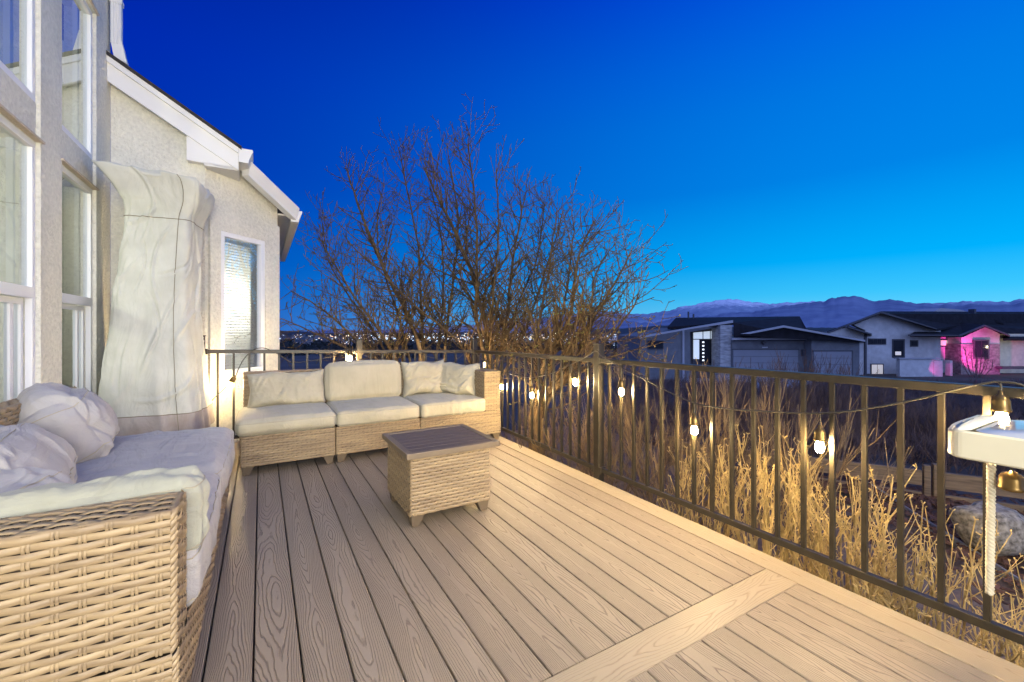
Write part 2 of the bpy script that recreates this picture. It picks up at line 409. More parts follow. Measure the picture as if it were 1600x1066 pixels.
def add_block(name, m, parent, M4, *a, pipe=True, **k):
    mb = rounded_box(*a, **k); o = weld(mb.build(name, m, parent, smooth=True)); o.matrix_local = M4
    if pipe:
        L, D, H = a[:3]; r = k.get('r', .05)
        for sgn in (1, -1):
            c0 = sgn*(1-.55*r/(H/2)); pts = []
            q = [-1+2*i/24 for i in range(25)]
            for a, b in [(x, -1) for x in q]+[(1, x) for x in q[1:]]+[(x, 1) for x in q[::-1][1:]]+[(-1, x) for x in q[::-1][1:]]:
                p = mb.pt(a, b, c0); o2 = Vector((p.x, p.y, 0)); pts.append(p+o2.normalized()*.0012)
            MB().tube(pts, .0022, 5).build('piping', 'piping', o)
    return o
def add_pillow(name, m, parent, M4, *a, **k):
    mb, rim = pillow(*a, **k); o = weld(mb.build(name, m, parent, smooth=True)); o.matrix_local = M4
    MB().tube(rim+[rim[0]], .0026, 5).build('piping', 'piping', o)
    return o
T_ = Matrix.Translation
def RX(d): return Matrix.Rotation(math.radians(d), 4, 'X')
def RY(d): return Matrix.Rotation(math.radians(d), 4, 'Y')
def RZ(d): return Matrix.Rotation(math.radians(d), 4, 'Z')
# ------------------------------------------------------------------ deck
rng = random.Random(3)
gaps = [-.0235-.1447*k for k in range(8, 0, -1)]+[-.0235, .122, .267, .411]+[.555+.1435*k for k in range(0, 11)]+[2.11]
def board(mb, x0, x1, y0, y1, along='y', zt=0.0, jit=True):
    """one composite board with eased edges, top at zt"""
    g = .003; x0 += g; x1 -= g; y0 += .0015; y1 -= .0015; e = .004
    ro = rng.uniform(0, 90); zt += rng.uniform(-.0006, .0006) if jit else 0
    if along == 'y':
        prof = [(x0, -.026), (x0, -e), (x0+e*.35, -e*.3), (x0+e, 0), (x1-e, 0), (x1-e*.35, -e*.3), (x1, -e), (x1, -.026)]
        A = [Vector((x, y0, zt+z)) for x, z in prof]; B = [Vector((x, y1, zt+z)) for x, z in prof]
        ac = lambda p: (p.x-(x0+x1)/2)/((x1-x0)/2); al = lambda p: p.y
    else:
        prof = [(y1, -.026), (y1, -e), (y1-e*.35, -e*.3), (y1-e, 0), (y0+e, 0), (y0+e*.35, -e*.3), (y0, -e), (y0, -.026)]
        A = [Vector((x0, y, zt+z)) for y, z in prof]; B = [Vector((x1, y, zt+z)) for y, z in prof]
        ac = lambda p: (p.y-(y0+y1)/2)/((y1-y0)/2); al = lambda p: p.x
    vs = A+B; n = 8
    fs = [(i, i+1, i+1+n, i+n) for i in range(n-1)]+[tuple(range(n-1, -1, -1)), tuple(range(n, 2*n))]
    mb.add(vs, fs, [[(al(vs[k])+ro, ac(vs[k])) for k in f] for f in fs])
dk = MB()
for a, b in zip(gaps[:-1], gaps[1:]):
    board(dk, a, b, 1.163, 5.3 if a > -.6 else 5.05)
    board(dk, a, b, -3.2, 1.019)
deck = dk.build('deck', 'deck', None); deck.rotation_euler = (0, 0, TH); tag(deck, kind='structure')
pb = MB()
board(pb, -1.15, 2.11, 1.019, 1.163, 'x')
board(pb, 2.11, 2.255, -3.2, 2.452); board(pb, 2.11, 2.255, 2.452, 5.0)
pb.build('border_board', 'deck_pale', deck)
MB().box(2.215, 2.24, -3.2, 5.0, -.24, -.027).build('fascia_board', 'deck_pale', deck)
MB().box(-1.15, 2.2, -3.2, 5.28, -.10, -.06).build('joist_frame', 'wicker_core', deck)

# ------------------------------------------------------------------ railings
def railing(name, label, segs, posts, zt, zb, tag_cat='railing', ph=1.04):
    """segs: list of (A, B) deck-plane ends; zt, zb functions of the running parameter"""
    r = thing(name, label, tag_cat, W(*posts[0][:2], 0), TH)
    o = Vector((posts[0][0], posts[0][1], 0))
    for (A, B, za, zb_, ba, bb) in segs:
        A = Vector((*A, 0))-o; B = Vector((*B, 0))-o; L = (B-A).length
        ang = math.atan2(B.y-A.y, B.x-A.x)
        def bar(n, h, w, z0, z1, parent=r):
            X = Vector((L, 0, z1-z0)); el = math.atan2(z1-z0, L)
            Mx = T_(A+Vector((0, 0, z0))) @ Matrix.Rotation(ang, 4, 'Z') @ Matrix.Rotation(-el, 4, 'Y')
            return MB().box(0.03, L-.03, -w/2, w/2, -h, 0, Mx, ch=.003).build(n, 'rail', parent)
        bar('top_rail', .036, .046, za, zb_); bar('bottom_rail', .034, .030, ba, bb)
        n = int(round((L-.06)/.118)); 
        for k in range(1, n):
            t = (k)/n; p = A.lerp(B, t); z0 = ba+(bb-ba)*t-.01; z1 = za+(zb_-za)*t-.03
            Mx = T_(p) @ Matrix.Rotation(ang, 4, 'Z')
            MB().box(-.0095, .0095, -.0095, .0095, z0, z1, Mx).build('baluster', 'rail', r)
        for t, s in ((0, 1), (1, -1)):
            p = A.lerp(B, t); Mx = T_(p) @ Matrix.Rotation(ang, 4, 'Z'); zz = za if t == 0 else zb_; zz2 = ba if t == 0 else bb
            for q in (zz, zz2):
                MB().box(min(s*.028, s*.05), max(s*.028, s*.05), -.028, .028, q-.045, q+.006, Mx, ch=.003).build('bracket', 'rail', r)
    for (u, v, h) in posts:
        p = Vector((u, v, 0))-o
        MB().box(p.x-.03, p.x+.03, p.y-.03, p.y+.03, -.25, h, ch=.004).box(p.x-.034, p.x+.034, p.y-.034, p.y+.034, h-.001, h+.008, ch=.003).build('post', 'rail', r)
    return r
RU = 2.285
railing('metal_railing', 'bronze metal railing along the right side of the deck, in front of shrubs',
        [((RU, 4.816), (RU, 2.546), .909, .937, .095, .082), ((RU, 2.546), (RU, .22), .937, .956, .085, .10)],
        [(RU, 4.816, 1.037), (RU, 2.546, 1.045), (RU, .22, 1.06)], None, None)
FA, FB = Vector((RU, 4.816)), Vector((-.485, 4.926)); FM = FA.lerp(FB, .492)
railing('metal_railing', 'bronze metal railing behind the three-seat wicker sofa, ending at the house wall',
        [(tuple(FA), tuple(FM), .909, .940, .095, .12), (tuple(FM), tuple(FB), .940, .974, .12, .145)],
        [(FB.x, FB.y, 1.10), (FM.x, FM.y, 1.055)], None, None)

# ------------------------------------------------------------------ sofas
def section(label, org, rot, L, depth, base_z, arm=None, arm_w=.17, arm_h=.72, back_h=.765, group=None):
    r = thing('sofa_section', label, 'sofa section', W(*org, 0), rot, group)
    weave_box('base', 0, L, 0, depth-.002, .075, base_z, r, 'flrb', seed=int(L*100))
    x0, x1 = 0, L
    if arm == 'l':
        weave_box('arm', .004, arm_w, .004, depth-.006, base_z+.001, arm_h, r, 'flrbt', seed=3); x0 = arm_w
    if arm == 'r':
        weave_box('arm', L-arm_w, L-.004, .004, depth-.006, base_z+.001, arm_h, r, 'flrbt', seed=4); x1 = L-arm_w
    weave_box('backrest', x0+.004, x1-.004, depth-.105, depth-.008, base_z+.001, back_h, r, 'fblrt', seed=8)
    for cx, sx in ((.008, 1), (L-.008, -1)):
        for cy, sy in ((.008, 1), (depth-.012, -1)): foot(r, cx, cy, sx, sy)
    return r
g1 = 'wicker sofa sections on the deck'
ORG = (-.141, 3.956)
s1 = section('left armless section of the three-seat wicker sofa, with a long crumpled back pillow', ORG, TH, .69, .78, .315, group=g1)
add_block('seat_cushion', 'cushion', s1, T_((.335, .345, .315)), .74, .75, .135, r=.055, crown=.022, wr=.006, wfreq=(9, 3), seed=1, lines=.5, n=46, folds=Folds(1, 18, -.35, .35, -.5, -.1, .004, .010, 85, 20, (.08, .25)))
add_pillow('back_pillow', 'cushion', s1, T_((.355, .575, .445)) @ RX(-14), .655, .32, .19, seed=2, wr=.014, pinch=.06, nf=26, famp=.010, fw=.011, fang=80, fspread=30)
s2 = section('armless middle section of the three-seat wicker sofa, with a smooth square back cushion', (ORG[0]+.70*1, ORG[1]), TH, .742, .78, .315, group=g1)
add_block('seat_cushion', 'cushion', s2, T_((.371, .345, .315)), .735, .75, .135, r=.035, crown=.016, wr=.006, wfreq=(8, 8), seed=3, lines=.4, n=46, folds=Folds(3, 16, -.35, .35, -.35, .2, .005, .012, 0, 180, (.08, .25)))
add_block('back_cushion', 'cushion', s2, T_((.365, .63, .455)) @ RX(-100) @ T_((0, -.18, -.07)), .745, .38, .15, r=.055, crown=.03, wr=.005, seed=4, lines=.2)
s3 = section('corner wicker sofa section with a right arm beside the railing and two loose pillows', (ORG[0]+1.452, ORG[1]), TH, .875, .78, .315, arm='r', arm_w=.19, arm_h=.725, group=g1)
add_block('seat_cushion', 'cushion', s3, T_((.345, .345, .315)), .685, .75, .135, r=.03, crown=.012, wr=.007, wfreq=(16, 3), seed=5, lines=.9, n=60, folds=Folds(5, 34, -.1, .3, -.5, .1, .007, .010, 100, 22, (.12, .4)))
add_pillow('back_pillow', 'cushion', s3, T_((.25, .585, .447)) @ RX(-13), .50, .37, .19, seed=6, wr=.016, nf=18, famp=.014, fw=.016, fang=20, fspread=40)
add_pillow('scatter_pillow', 'cushion', s3, T_((.53, .42, .447)) @ RZ(-58) @ RX(-18), .52, .35, .20, seed=7, wr=.012, nf=14, famp=.010, fw=.014, fang=40, fspread=40)

STAKE[0] = .048
NR = TH+math.pi/2; NO = (-.192, 1.43)
n1 = section('nearest wicker sofa section, its woven arm at the lower left, with crumpled cushions', NO, NR, 1.03, .86, .30, arm='l', arm_w=.17, arm_h=.675, back_h=.82, group=g1)
add_block('seat_cushion', 'cushion_grey', n1, T_((.60, .375, .30)), .86, .80, .195, r=.05, crown=.022, wr=.008, wfreq=(10, 3), seed=11, lines=.8, n=50, folds=Folds(11, 34, -.4, .4, -.4, .6, .009, .013, 85, 25, (.2, .6)))
add_block('arm_cushion', 'cushion_green', n1, T_((.262, .40, .435)) @ RX(-2), .15, .88, .262, r=.06, crown=.015, wr=.012, wfreq=(5, 7), seed=12, lines=1.0, n=60, folds=Folds(12, 40, -.1, .1, -.7, .7, .008, .013, 70, 45, (.1, .35)))
add_block('back_cushion', 'cushion_grey', n1, T_((.84, .50, .47)) @ RZ(10) @ RX(-42), .72, .26, .36, r=.115, crown=.05, wr=.02, wfreq=(4, 4), seed=13, lines=.6, n=70, folds=Folds(13, 40, -.4, .4, -.3, .45, .012, .015, 70, 40, (.12, .42)))
add_block('small_cushion', 'cushion_grey', n1, T_((.40, .42, .47)) @ RZ(-16) @ RX(-30), .42, .2, .24, r=.09, crown=.04, wr=.016, wfreq=(5, 5), seed=17, lines=.5, n=46, folds=Folds(17, 18, -.2, .2, -.2, .3, .010, .014, 60, 60, (.1, .3)))
n2 = section('wicker sofa section along the house wall under the windows, with a slumped grey back cushion', (NO[0], NO[1]+1.045), NR, 1.03, .86, .30, back_h=.82, group=g1)
add_block('seat_cushion', 'cushion_grey', n2, T_((.50, .375, .30)), 1.02, .80, .205, r=.055, crown=.03, wr=.009, wfreq=(14, 3), seed=14, lines=1.0, n=60, folds=Folds(14, 50, -.5, .5, -.4, .6, .010, .012, 88, 22, (.25, .7)))
add_block('back_cushion', 'cushion_grey', n2, T_((.60, .58, .485)) @ RZ(14) @ RX(-28), .60, .25, .38, r=.115, crown=.055, wr=.022, wfreq=(4, 4), seed=15, lines=.6, n=70, folds=Folds(15, 44, -.4, .4, -.3, .45, .013, .014, 55, 45, (.12, .42)))

STAKE[0] = .036
# ------------------------------------------------------------------ storage table
tb = thing('coffee_table', 'square wicker coffee table with a dark slatted top standing on the deck', 'coffee table', W(.745, 2.43, 0), TH)
weave_box('body', 0, .52, 0, .515, .072, .412, tb, 'fblr', seed=41)
fr = MB()
x0, x1, y0, y1 = -.03, .575, -.03, .55
for bx in ((x0, x1, y0, y0+.035), (x0, x1, y1-.035, y1), (x0, x0+.035, y0+.0352, y1-.0352), (x1-.035, x1, y0+.0352, y1-.0352)): fr.box(*bx, .413, .446, ch=.003)
fr.build('top_frame', 'table_frame', tb)
for k in range(7):
    a = y0+.038+k*(y1-y0-.076)/7
    MB().box(x0+.037, x1-.037, a+.002, a+(y1-y0-.076)/7-.002, .424, .4425, ch=.003).build('slat', 'table_slat', tb)
MB().box(x0+.036, x1-.036, y0+.036, y1-.036, .414, .423).build('top_tray', 'wicker_core', tb)
for cx, sx in ((.006, 1), (.514, -1)):
    for cy, sy in ((.006, 1), (.509, -1)): foot(tb, cx, cy, sx, sy, .074)

# ------------------------------------------------------------------ covered heater
hc = thing('heater_cover', 'tall pale fabric cover shrouding a patio heater between the sofa and the house wall', 'heater cover', W(-.735, 4.59, 0), TH)
YH = 3.60; NC = 280; SJ = 236
pro = [(672, 168, 326), (655, 166, 325), (640, 165, 323.5), (632, 166, 322), (600, 168, 318), (540, 175, 311), (480, 186, 305), (420, 195, 303), (372, 200.5, 303), (349, 202, 304), (342, 203, 305), (325, 201, 313), (308, 190, 319), (297, 181, 321), (289, 173, 321), (284, 168, 318)]
zs = [CAMZ-(y-HY)*YH/F for y, a, b in pro]
base_c = 245.5
cen = [((a+b)/2-base_c)/F*YH for y, a, b in pro]; hw = [(b-a)/2/F*YH for y, a, b in pro]
def prof_at(z):
    for i in range(len(zs)-1):
        if zs[i] <= z <= zs[i+1]:
            t = (z-zs[i])/(zs[i+1]-zs[i]); return cen[i]*(1-t)+cen[i+1]*t, hw[i]*(1-t)+hw[i+1]*t
    return (cen[0], hw[0]) if z < zs[0] else (cen[-1], hw[-1])
sm_ = lambda a, b, x: (lambda t: t*t*(3-2*t))(max(0, min(1, (x-a)/(b-a))))
CF = Folds(77, 60, 0, 2.5, .25, 2.45, .018, .012, 64, 38, (.25, .9))
def cover_rows(z0, z1, n, off=0.0):
    rows = []
    for i in range(n+1):
        z = z0+(z1-z0)*i/n; c, h = prof_at(z); row = []
        for j in range(NC):
            a = 2*math.pi*j/NC
            ca, sa = math.cos(a), math.sin(a)
            k = (abs(ca)**9+abs(sa)**9)**(-1/9)      # square-ish plan, turned a little from the view
            low = max(0, min(1, (1.9-z)/1.5))
            fold = .008*low*math.sin(a*9+1.3*math.sin(z*1.7)+noise.noise(Vector((ca*2, sa*2, z*1.1)))*2.6)
            diag = (1-abs(noise.noise(Vector((ca*1.7+z*.9, sa*1.7-z*.6, z*1.6+4))))*3.2)
            diag2 = (1-abs(noise.noise(Vector((ca*3.1-z*2.2, sa*3.1, z*2.0+9))))*4)
            cr = .006*max(0, diag)**2+.006*fbm((ca*1.6, sa*1.6, z*1.5), 3)
            rr = h*(.79+.03*sm_(1.95, 2.3, z))*k**(1-.25*sm_(2.0, 1.2, z))+fold+cr+off+CF(((a+3.3) % 6.283)*.4, z)
            x = c+rr*ca; y = rr*sa*.9
            zz = z
            if z > 2.2: zz += .045*max(0, -ca)*(z-2.2)/.23*1.0-.03*max(0, ca)*(z-2.2)/.23+.02*fbm((ca*3, sa*3, 5), 2)
            row.append(Vector((x, y, zz)))
        rows.append(row)
    return rows
zt_ = zs[-1]
body = cover_rows(zs[2], zt_, 150)
top = body[-1]; cc = sum(top, Vector())/NC
for q in (.8, .55, .3, .06): body.append([cc+(p-cc)*q+Vector((0, 0, .03*(1-q)+.02*fbm((p.x*6*q, p.y*6*q, 2), 3))) for p in top])
RH = RZ(-9)
ob = MB().grid(body, True).xf(RH).build('cover_body', 'cover', hc, smooth=True)
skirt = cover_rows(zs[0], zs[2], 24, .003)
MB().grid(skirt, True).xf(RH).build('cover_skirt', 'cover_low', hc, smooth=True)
sm = MB()
for zq in (zs[2]+.002, zs[9]):
    rws = cover_rows(zq, zq+.001, 1, .0035)[0]; sm.tube(rws+[rws[0]], .0028, 4)
allr = cover_rows(zs[0], zt_, 70, .003)
for j in (SJ, 70, 110): sm.tube([r[j] for r in allr], .0028, 4)
sm.xf(RH).build('seam', 'seam', hc)
for zq in (2.395,):
    rr = cover_rows(zq-.035, zq, 1, .012); seg = [r[SJ-30:SJ-12] for r in rr]
    seg2 = [[p+Vector((0, .0, -.0)) for p in r] for r in cover_rows(zq-.035, zq, 1, .004)]
    MB().grid([seg[0], seg[1], [p for p in seg2[1][SJ-30:SJ-12]]]).xf(RH).build('vent_flap', 'cover', hc, smooth=True)
pole = MB().lathe([(.22, .012), (.22, .05), (.12, .10), (.035, .14), (.035, 2.2)]).build('stand', 'foot', hc, smooth=True)

# ------------------------------------------------------------------ string lights
def cord(pts, name, parent, r=.0042, org=Vector()):
    # smooth curve through points
    out = []; n = len(pts)
    for i in range(n-1):
        p0, p1, p2, p3 = pts[max(0, i-1)], pts[i], pts[i+1], pts[min(n-1, i+2)]
        for k in range(8):
            t = k/8; out.append(.5*((2*p1)+(p2-p0)*t+(2*p0-5*p1+4*p2-p3)*t*t+(3*p1-p0-3*p2+p3)*t**3))
    out.append(pts[-1]); MB().tube([p-org for p in out], r, 6).build(name, 'cord', parent, smooth=True)
def lamp(parent, hang, bulb, lit='bulb', org=Vector(), tilt=None):
    """hang: point on the cord; bulb: centre of the glass"""
    hang, bulb = Vector(hang), Vector(bulb); d = (hang-bulb); dn = d.normalized() if d.length > .05 else Vector((0, 0, 1))
    if tilt: dn = Vector(tilt).normalized()
    q = Vector((0, 0, 1)).rotation_difference(dn).to_matrix().to_4x4()
    Mx = T_(bulb-org) @ q
    s = MB().lathe([(.006, .105), (.008, .092), (.012, .088), (.019, .082), (.0235, .068), (.0245, .042), (.026, .040), (.026, .034), (.023, .030), (.0, .030)], n=16).xf(Mx).build('lamp', 'socket', parent, smooth=True)
    e = bulb+dn*.10
    if (hang-e).length > .01: MB().tube([hang-org, (hang*.5+e*.5)-org+Vector((.003, 0, 0)), e-org], .0032, 6).build('drop_wire', 'cord', s)
    MB().lathe([(.012, .032), (.013, .024), (.017, .012), (.0185, .0), (.0165, -.014), (.010, -.023), (.0, -.026)], n=14).xf(Mx).build('bulb', lit, s, smooth=True)
UB = 2.235
rs = thing('string_lights', 'black string of lit bulbs draped along the railing on the right side of the deck', 'string lights', W(UB, 2.5, .9), 0); o1 = rs.location.copy()
pt = lambda x, y: PU(x, y, UB)
cord([pt(*p) for p in ((939, 556), (950, 562), (971, 575), (1005, 592), (1040, 610), (1085, 630), (1130, 638), (1180, 642), (1235, 645), (1281, 646), (1340, 641), (1400, 631), (1450, 620), (1500, 607), (1540, 599), (1562, 597), (1600, 603), (1660, 640))], 'cord', rs, org=o1)
for h, b in (((971, 575), (971, 613)), ((1085, 630), (1085, 673)), ((1281, 646), (1281, 699))): lamp(rs, pt(*h), pt(*b), org=o1)
lamp(rs, PU(1563, 599, UB), PU(1565, 657, UB), org=o1)
cord([pt(*p) for p in ((741, 549), (755, 562), (784, 580), (812, 588), (831, 590), (860, 584), (885, 573), (915, 558), (931, 548), (939, 556))], 'cord', rs, org=o1)
for h, b in (((784, 580), (784, 605)), ((831, 590), (831, 618)), ((893, 571), (899, 598))): lamp(rs, pt(*h), pt(*b), org=o1)
fs_ = thing('string_lights', 'black string of lit bulbs hung over the railing behind the sofa, beside the bay window', 'string lights', W(FM.x, FM.y, .9), 0); o2 = fs_.location.copy()
def pf(x, y, off=-.05):
    m = (x-CX)/F
    # intersection with the vertical plane of the far railing
    A, B = W(FA.x, FA.y+off), W(FB.x, FB.y+off); dx, dy = B.x-A.x, B.y-A.y
    Y = (A.x*dy-A.y*dx)/(m*dy-dx); return P(x, y, Y)
cord([pf(*p) for p in ((318, 641), (335, 622), (352, 606), (366, 592), (373, 576), (382, 560), (396, 547), (412, 544), (430, 551), (446, 561), (456, 566), (480, 565), (510, 559), (535, 550), (546, 545), (556, 549), (575, 556), (600, 553), (640, 549), (700, 566), (716, 560), (730, 548), (741, 546))], 'cord', fs_, org=o2)
lamp(fs_, pf(366, 590), pf(359, 601.5), org=o2, tilt=(.5, 0, .8))
lamp(fs_, pf(546, 545), pf(547, 560), lit='bulb_bright', org=o2)
lamp(fs_, pf(756, 550, .08), pf(756, 570, .08), lit='bulb_bright', org=o2)

# ------------------------------------------------------------------ side table at the frame edge
st = thing('side_table', 'cream side table with rounded corner and glossy blue-grey top at the right edge', 'side table', W(1.95, .25, 0), TH)
M['cream'] = mat('cream_plastic', (.66, .62, .47), .28, .06, 4, .05, 9)
M['top_film'] = mat('glossy_grey_top', (.42, .46, .52), .07, .25, 3, .12, 7)
M['rope'] = mat('cream_rope', (.66, .60, .45), .7, .1)
def rr(x0, x1, y0, y1, r, z, n=7):
    out = []
    for cx, cy, a0 in ((x1-r, y1-r, 0), (x0+r, y1-r, 90), (x0+r, y0+r, 180), (x1-r, y0+r, 270)):
        for k in range(n+1):
            a = math.radians(a0+90*k/n); out.append(Vector((cx+r*math.cos(a), cy+r*math.sin(a), z)))
    return out
X0, X1, Y0, Y1 = -.13, .235, -.82, .212
rows = [rr(X0+.008, X1-.008, Y0+.008, Y1-.008, .035, .768), rr(X0, X1, Y0, Y1, .04, .774), rr(X0, X1, Y0, Y1, .04, .848), rr(X0+.004, X1-.004, Y0+.004, Y1-.004, .04, .854)]
MB().grid(rows, True).add(rows[0], [tuple(range(len(rows[0])-1, -1, -1))]).build('apron', 'cream', st, smooth=False)
def dome(x0, x1, y0, y1, z, h, nm, m, r=.05):
    b = rr(x0, x1, y0, y1, r, z); c = sum(b, Vector())/len(b); rows = []
    for q, k in ((1, 0), (.93, .35), (.8, .62), (.6, .85), (.3, .97), (.02, 1)): rows.append([Vector((c.x+(p.x-c.x)*q, c.y+(p.y-c.y)*q, z+h*k)) for p in b])
    return MB().grid(rows, True).build(nm, m, st, smooth=True)
dome(X0+.004, X1-.004, Y1-.052, Y1-.004, .8535, .018, 'end_cap', 'cream', .035)
dome(X0+.006, X1-.006, Y0+.006, Y1-.058, .8535, .024, 'top', 'top_film')
for cx, cy in ((X0+.05, Y0+.05), (X1-.05, Y0+.05), (X1-.05, Y0+.4), (X0+.05, Y0+.4)): MB().box(cx-.018, cx+.018, cy-.018, cy+.018, .003, .768, ch=.004).build('leg', 'cream', st)
rp = thing('rope', 'twisted cream rope hanging below the side table', 'rope', PU(1549, 724, 2.18))
zl = (PU(1549, 928, 2.18)-PU(1549, 724, 2.18)).length
rb = MB()
for k in range(3):
    pts = []
    for i in range(120):
        z = -zl*i/119; a = i*.62+k*2.094; pts.append((.0062*math.cos(a)-.003*i/119*2, .0062*math.sin(a), z))
    rb.tube(pts, .0064, 6)
rb.build('strand', 'rope', rp, smooth=True)
pn = thing('pendant_socket', 'dull brass bulb socket dangling under the side table at the right edge', 'lamp socket', PU(1581, 735, 2.18))
MB().tube([(0, 0, .06), (0, 0, -.002)], .0032, 6).build('cord', 'cord', pn)
MB().lathe([(.006, .0), (.012, -.006), (.024, -.012), (.031, -.026), (.032, -.05), (.034, -.053), (.034, -.062), (.031, -.066), (.02, -.07), (0, -.071)], n=18).build('socket', 'socket', pn, smooth=True)
# ------------------------------------------------------------------ the house
hs = thing('house', 'pale stucco house with tall white-framed windows, low roof and corner bay at the left', 'house', (0, 0, 0), TH)
U0 = -1.15; U1 = -1.34
w = MB()
def wb(v0, v1, z0, z1, u0=U1, u1=U0): w.box(u0, u1, v0, v1, z0, z1)
wb(-3.5, 2.98, -.6, 6.6); wb(3.67, 3.99, -.6, 6.6); wb(4.68, 5.056, -.6, 6.6)
for a, b in ((2.98, 3.67), (3.99, 4.68)):
    wb(a, b, -.6, .35); wb(a, b, 2.286, 2.522, u1=U0-.02); wb(a, b, 3.71, 6.6)
zr = lambda u: 2.956-.62*(u+.192)
EV = 5.06
# gable-end wall below the low roof, then the bay at 45 degrees and its return
w.prism([Vector(p) for p in ((U0, EV, -.6), (-.468, EV, -.6), (-.468, EV, zr(-.468)-.06), (U0, EV, zr(U0)-.06))], [Vector(p) for p in ((U0, EV+.18, -.6), (-.468, EV+.18, -.6), (-.468, EV+.18, zr(-.468)-.06), (U0, EV+.18, zr(U0)-.06))])
MBAY = T_((-.468, EV, 0)) @ RZ(45); BL = .8925
za, zb2 = zr(-.468)-.05, zr(.163)-.05
wt0, wt1, wz0, wz1 = .143, .692, .70, 2.153
def bayprism(x0, x1, z0, zt0, zt1, y0, y1): w.prism([MBAY @ Vector(p) for p in ((x0, y0, z0), (x1, y0, z0), (x1, y0, zt1), (x0, y0, zt0))], [MBAY @ Vector(p) for p in ((x0, y1, z0), (x1, y1, z0), (x1, y1, zt1), (x0, y1, zt0))])
zl_ = lambda x: za+(zb2-za)*x/BL
bayprism(0, BL, 2.3, zl_(0), zl_(BL), .0, .18)
bayprism(0, wt0, -.6, 2.3, 2.3, 0, .18); bayprism(wt1, BL, -.6, 2.3, 2.3, 0, .18)
bayprism(wt0, wt1, -.6, wz0, wz0, 0, .18); bayprism(wt0, wt1, wz1, 2.3, 2.3, 0, .18)
for a in ((.03, wt0-.0, -.6, 2.36), (wt1, BL, -.6, 2.36), (wt0, wt1, -.6, wz0), (wt0, wt1, wz1, 2.36)): bayprism(a[0], a[1], a[2], a[3], a[3], -.03, -.001)
w.box(-.02, .163, 5.70, 9, -.6, zr(.163)-.05)
wall = w.build('wall', 'stucco', hs)
M['tan_trim'] = stucco_mat('tan_stucco_trim', (.62, .53, .40), .4)
tr = MB()
for a, b in ((2.96, 3.69), (3.97, 4.70)):
    tr.box(U0-.06, U0+.014, a, b, 2.288, 2.302); tr.box(U0-.06, U0+.014, a, b, 3.712, 3.727)
tr.build('head_trim', 'tan_trim', hs)
def frame_boxes(mb, y0, y1, z0, z1, x0, x1, t, Mx=None, axis='v'):
    """rectangular frame; axis 'v' lies in the plane of the window wall"""
    for (a, b, c, d) in ((y0, y1, z0, z0+t), (y0, y1, z1-t, z1), (y0, y0+t, z0+t, z1-t), (y1-t, y1, z0+t, z1-t)):
        if axis == 'v': mb.box(x0, x1, a, b, c, d, Mx)
        else: mb.box(a, b, x0, x1, c, d, Mx)
def tall_window(a, b):
    wn = MB(); frame_boxes(wn, a, b, .35, 2.286, U0-.055, U0-.022, .042)
    wn.box(U0-.05, U0-.018, a+.042, b-.042, 1.346, 1.411)
    o = wn.build('window', 'white_vinyl', hs, bevel=.003)
    sa = MB(); frame_boxes(sa, a+.044, b-.044, .394, 1.344, U0-.085, U0-.058, .035); sa.box(U0-.085, U0-.058, b-.20, b-.165, .43, 1.31)
    sa.box(U0-.085, U0-.058, b-.17, b-.14, 1.43, 2.24); sa.build('sash', 'white_vinyl', o)
    g = MB(); g.add([(U0-.07, a+.04, .39), (U0-.07, b-.04, .39), (U0-.07, b-.04, 1.35), (U0-.07, a+.04, 1.35)], [(0, 1, 2, 3)]); g.add([(U0-.045, a+.04, 1.41), (U0-.045, b-.04, 1.41), (U0-.045, b-.04, 2.25), (U0-.045, a+.04, 2.25)], [(0, 1, 2, 3)])
    g.build('pane', 'glass', o)
    wn = MB(); frame_boxes(wn, a, b, 2.522, 3.71, U0-.055, U0-.022, .042); o = wn.build('window', 'white_vinyl', hs, bevel=.003)
    MB().box(U0-.085, U0-.058, b-.20, b-.165, 2.56, 3.67).build('mullion', 'white_vinyl', o)
    MB().add([(U0-.045, a+.04, 2.56), (U0-.045, b-.04, 2.56), (U0-.045, b-.04, 3.67), (U0-.045, a+.04, 3.67)], [(0, 1, 2, 3)]).build('pane', 'glass', o)
tall_window(2.98, 3.67); tall_window(3.99, 4.68)
# bay window with blinds
bw = MB(); frame_boxes(bw, wt0, wt1, wz0, wz1, -.02, .03, .05, MBAY, 'x'); bo = bw.build('window', 'white_vinyl', hs, bevel=.003)
MB().box(wt0-.03, wt1+.03, -.055, -.021, wz0-.035, wz0-.001, MBAY).build('sill', 'white_trim', bo)
MB().add([MBAY @ Vector(p) for p in ((wt0+.05, .012, wz0+.05), (wt1-.05, .012, wz0+.05), (wt1-.05, .012, wz1-.05), (wt0+.05, .012, wz1-.05))], [(0, 1, 2, 3)]).build('pane', 'glass_blind', bo)
bl = MB(); nz = 44
for k in range(nz):
    z = wz0+.07+k*(wz1-wz0-.15)/nz
    bl.box(wt0+.052, wt1-.052, -.014, .014, -.001, .001, MBAY @ T_((0, .085, z)) @ RX(32))
bl.box(wt0+.052, wt1-.052, .065, .105, wz1-.09, wz1-.052, MBAY)
bl.build('blind', 'blind', bo)
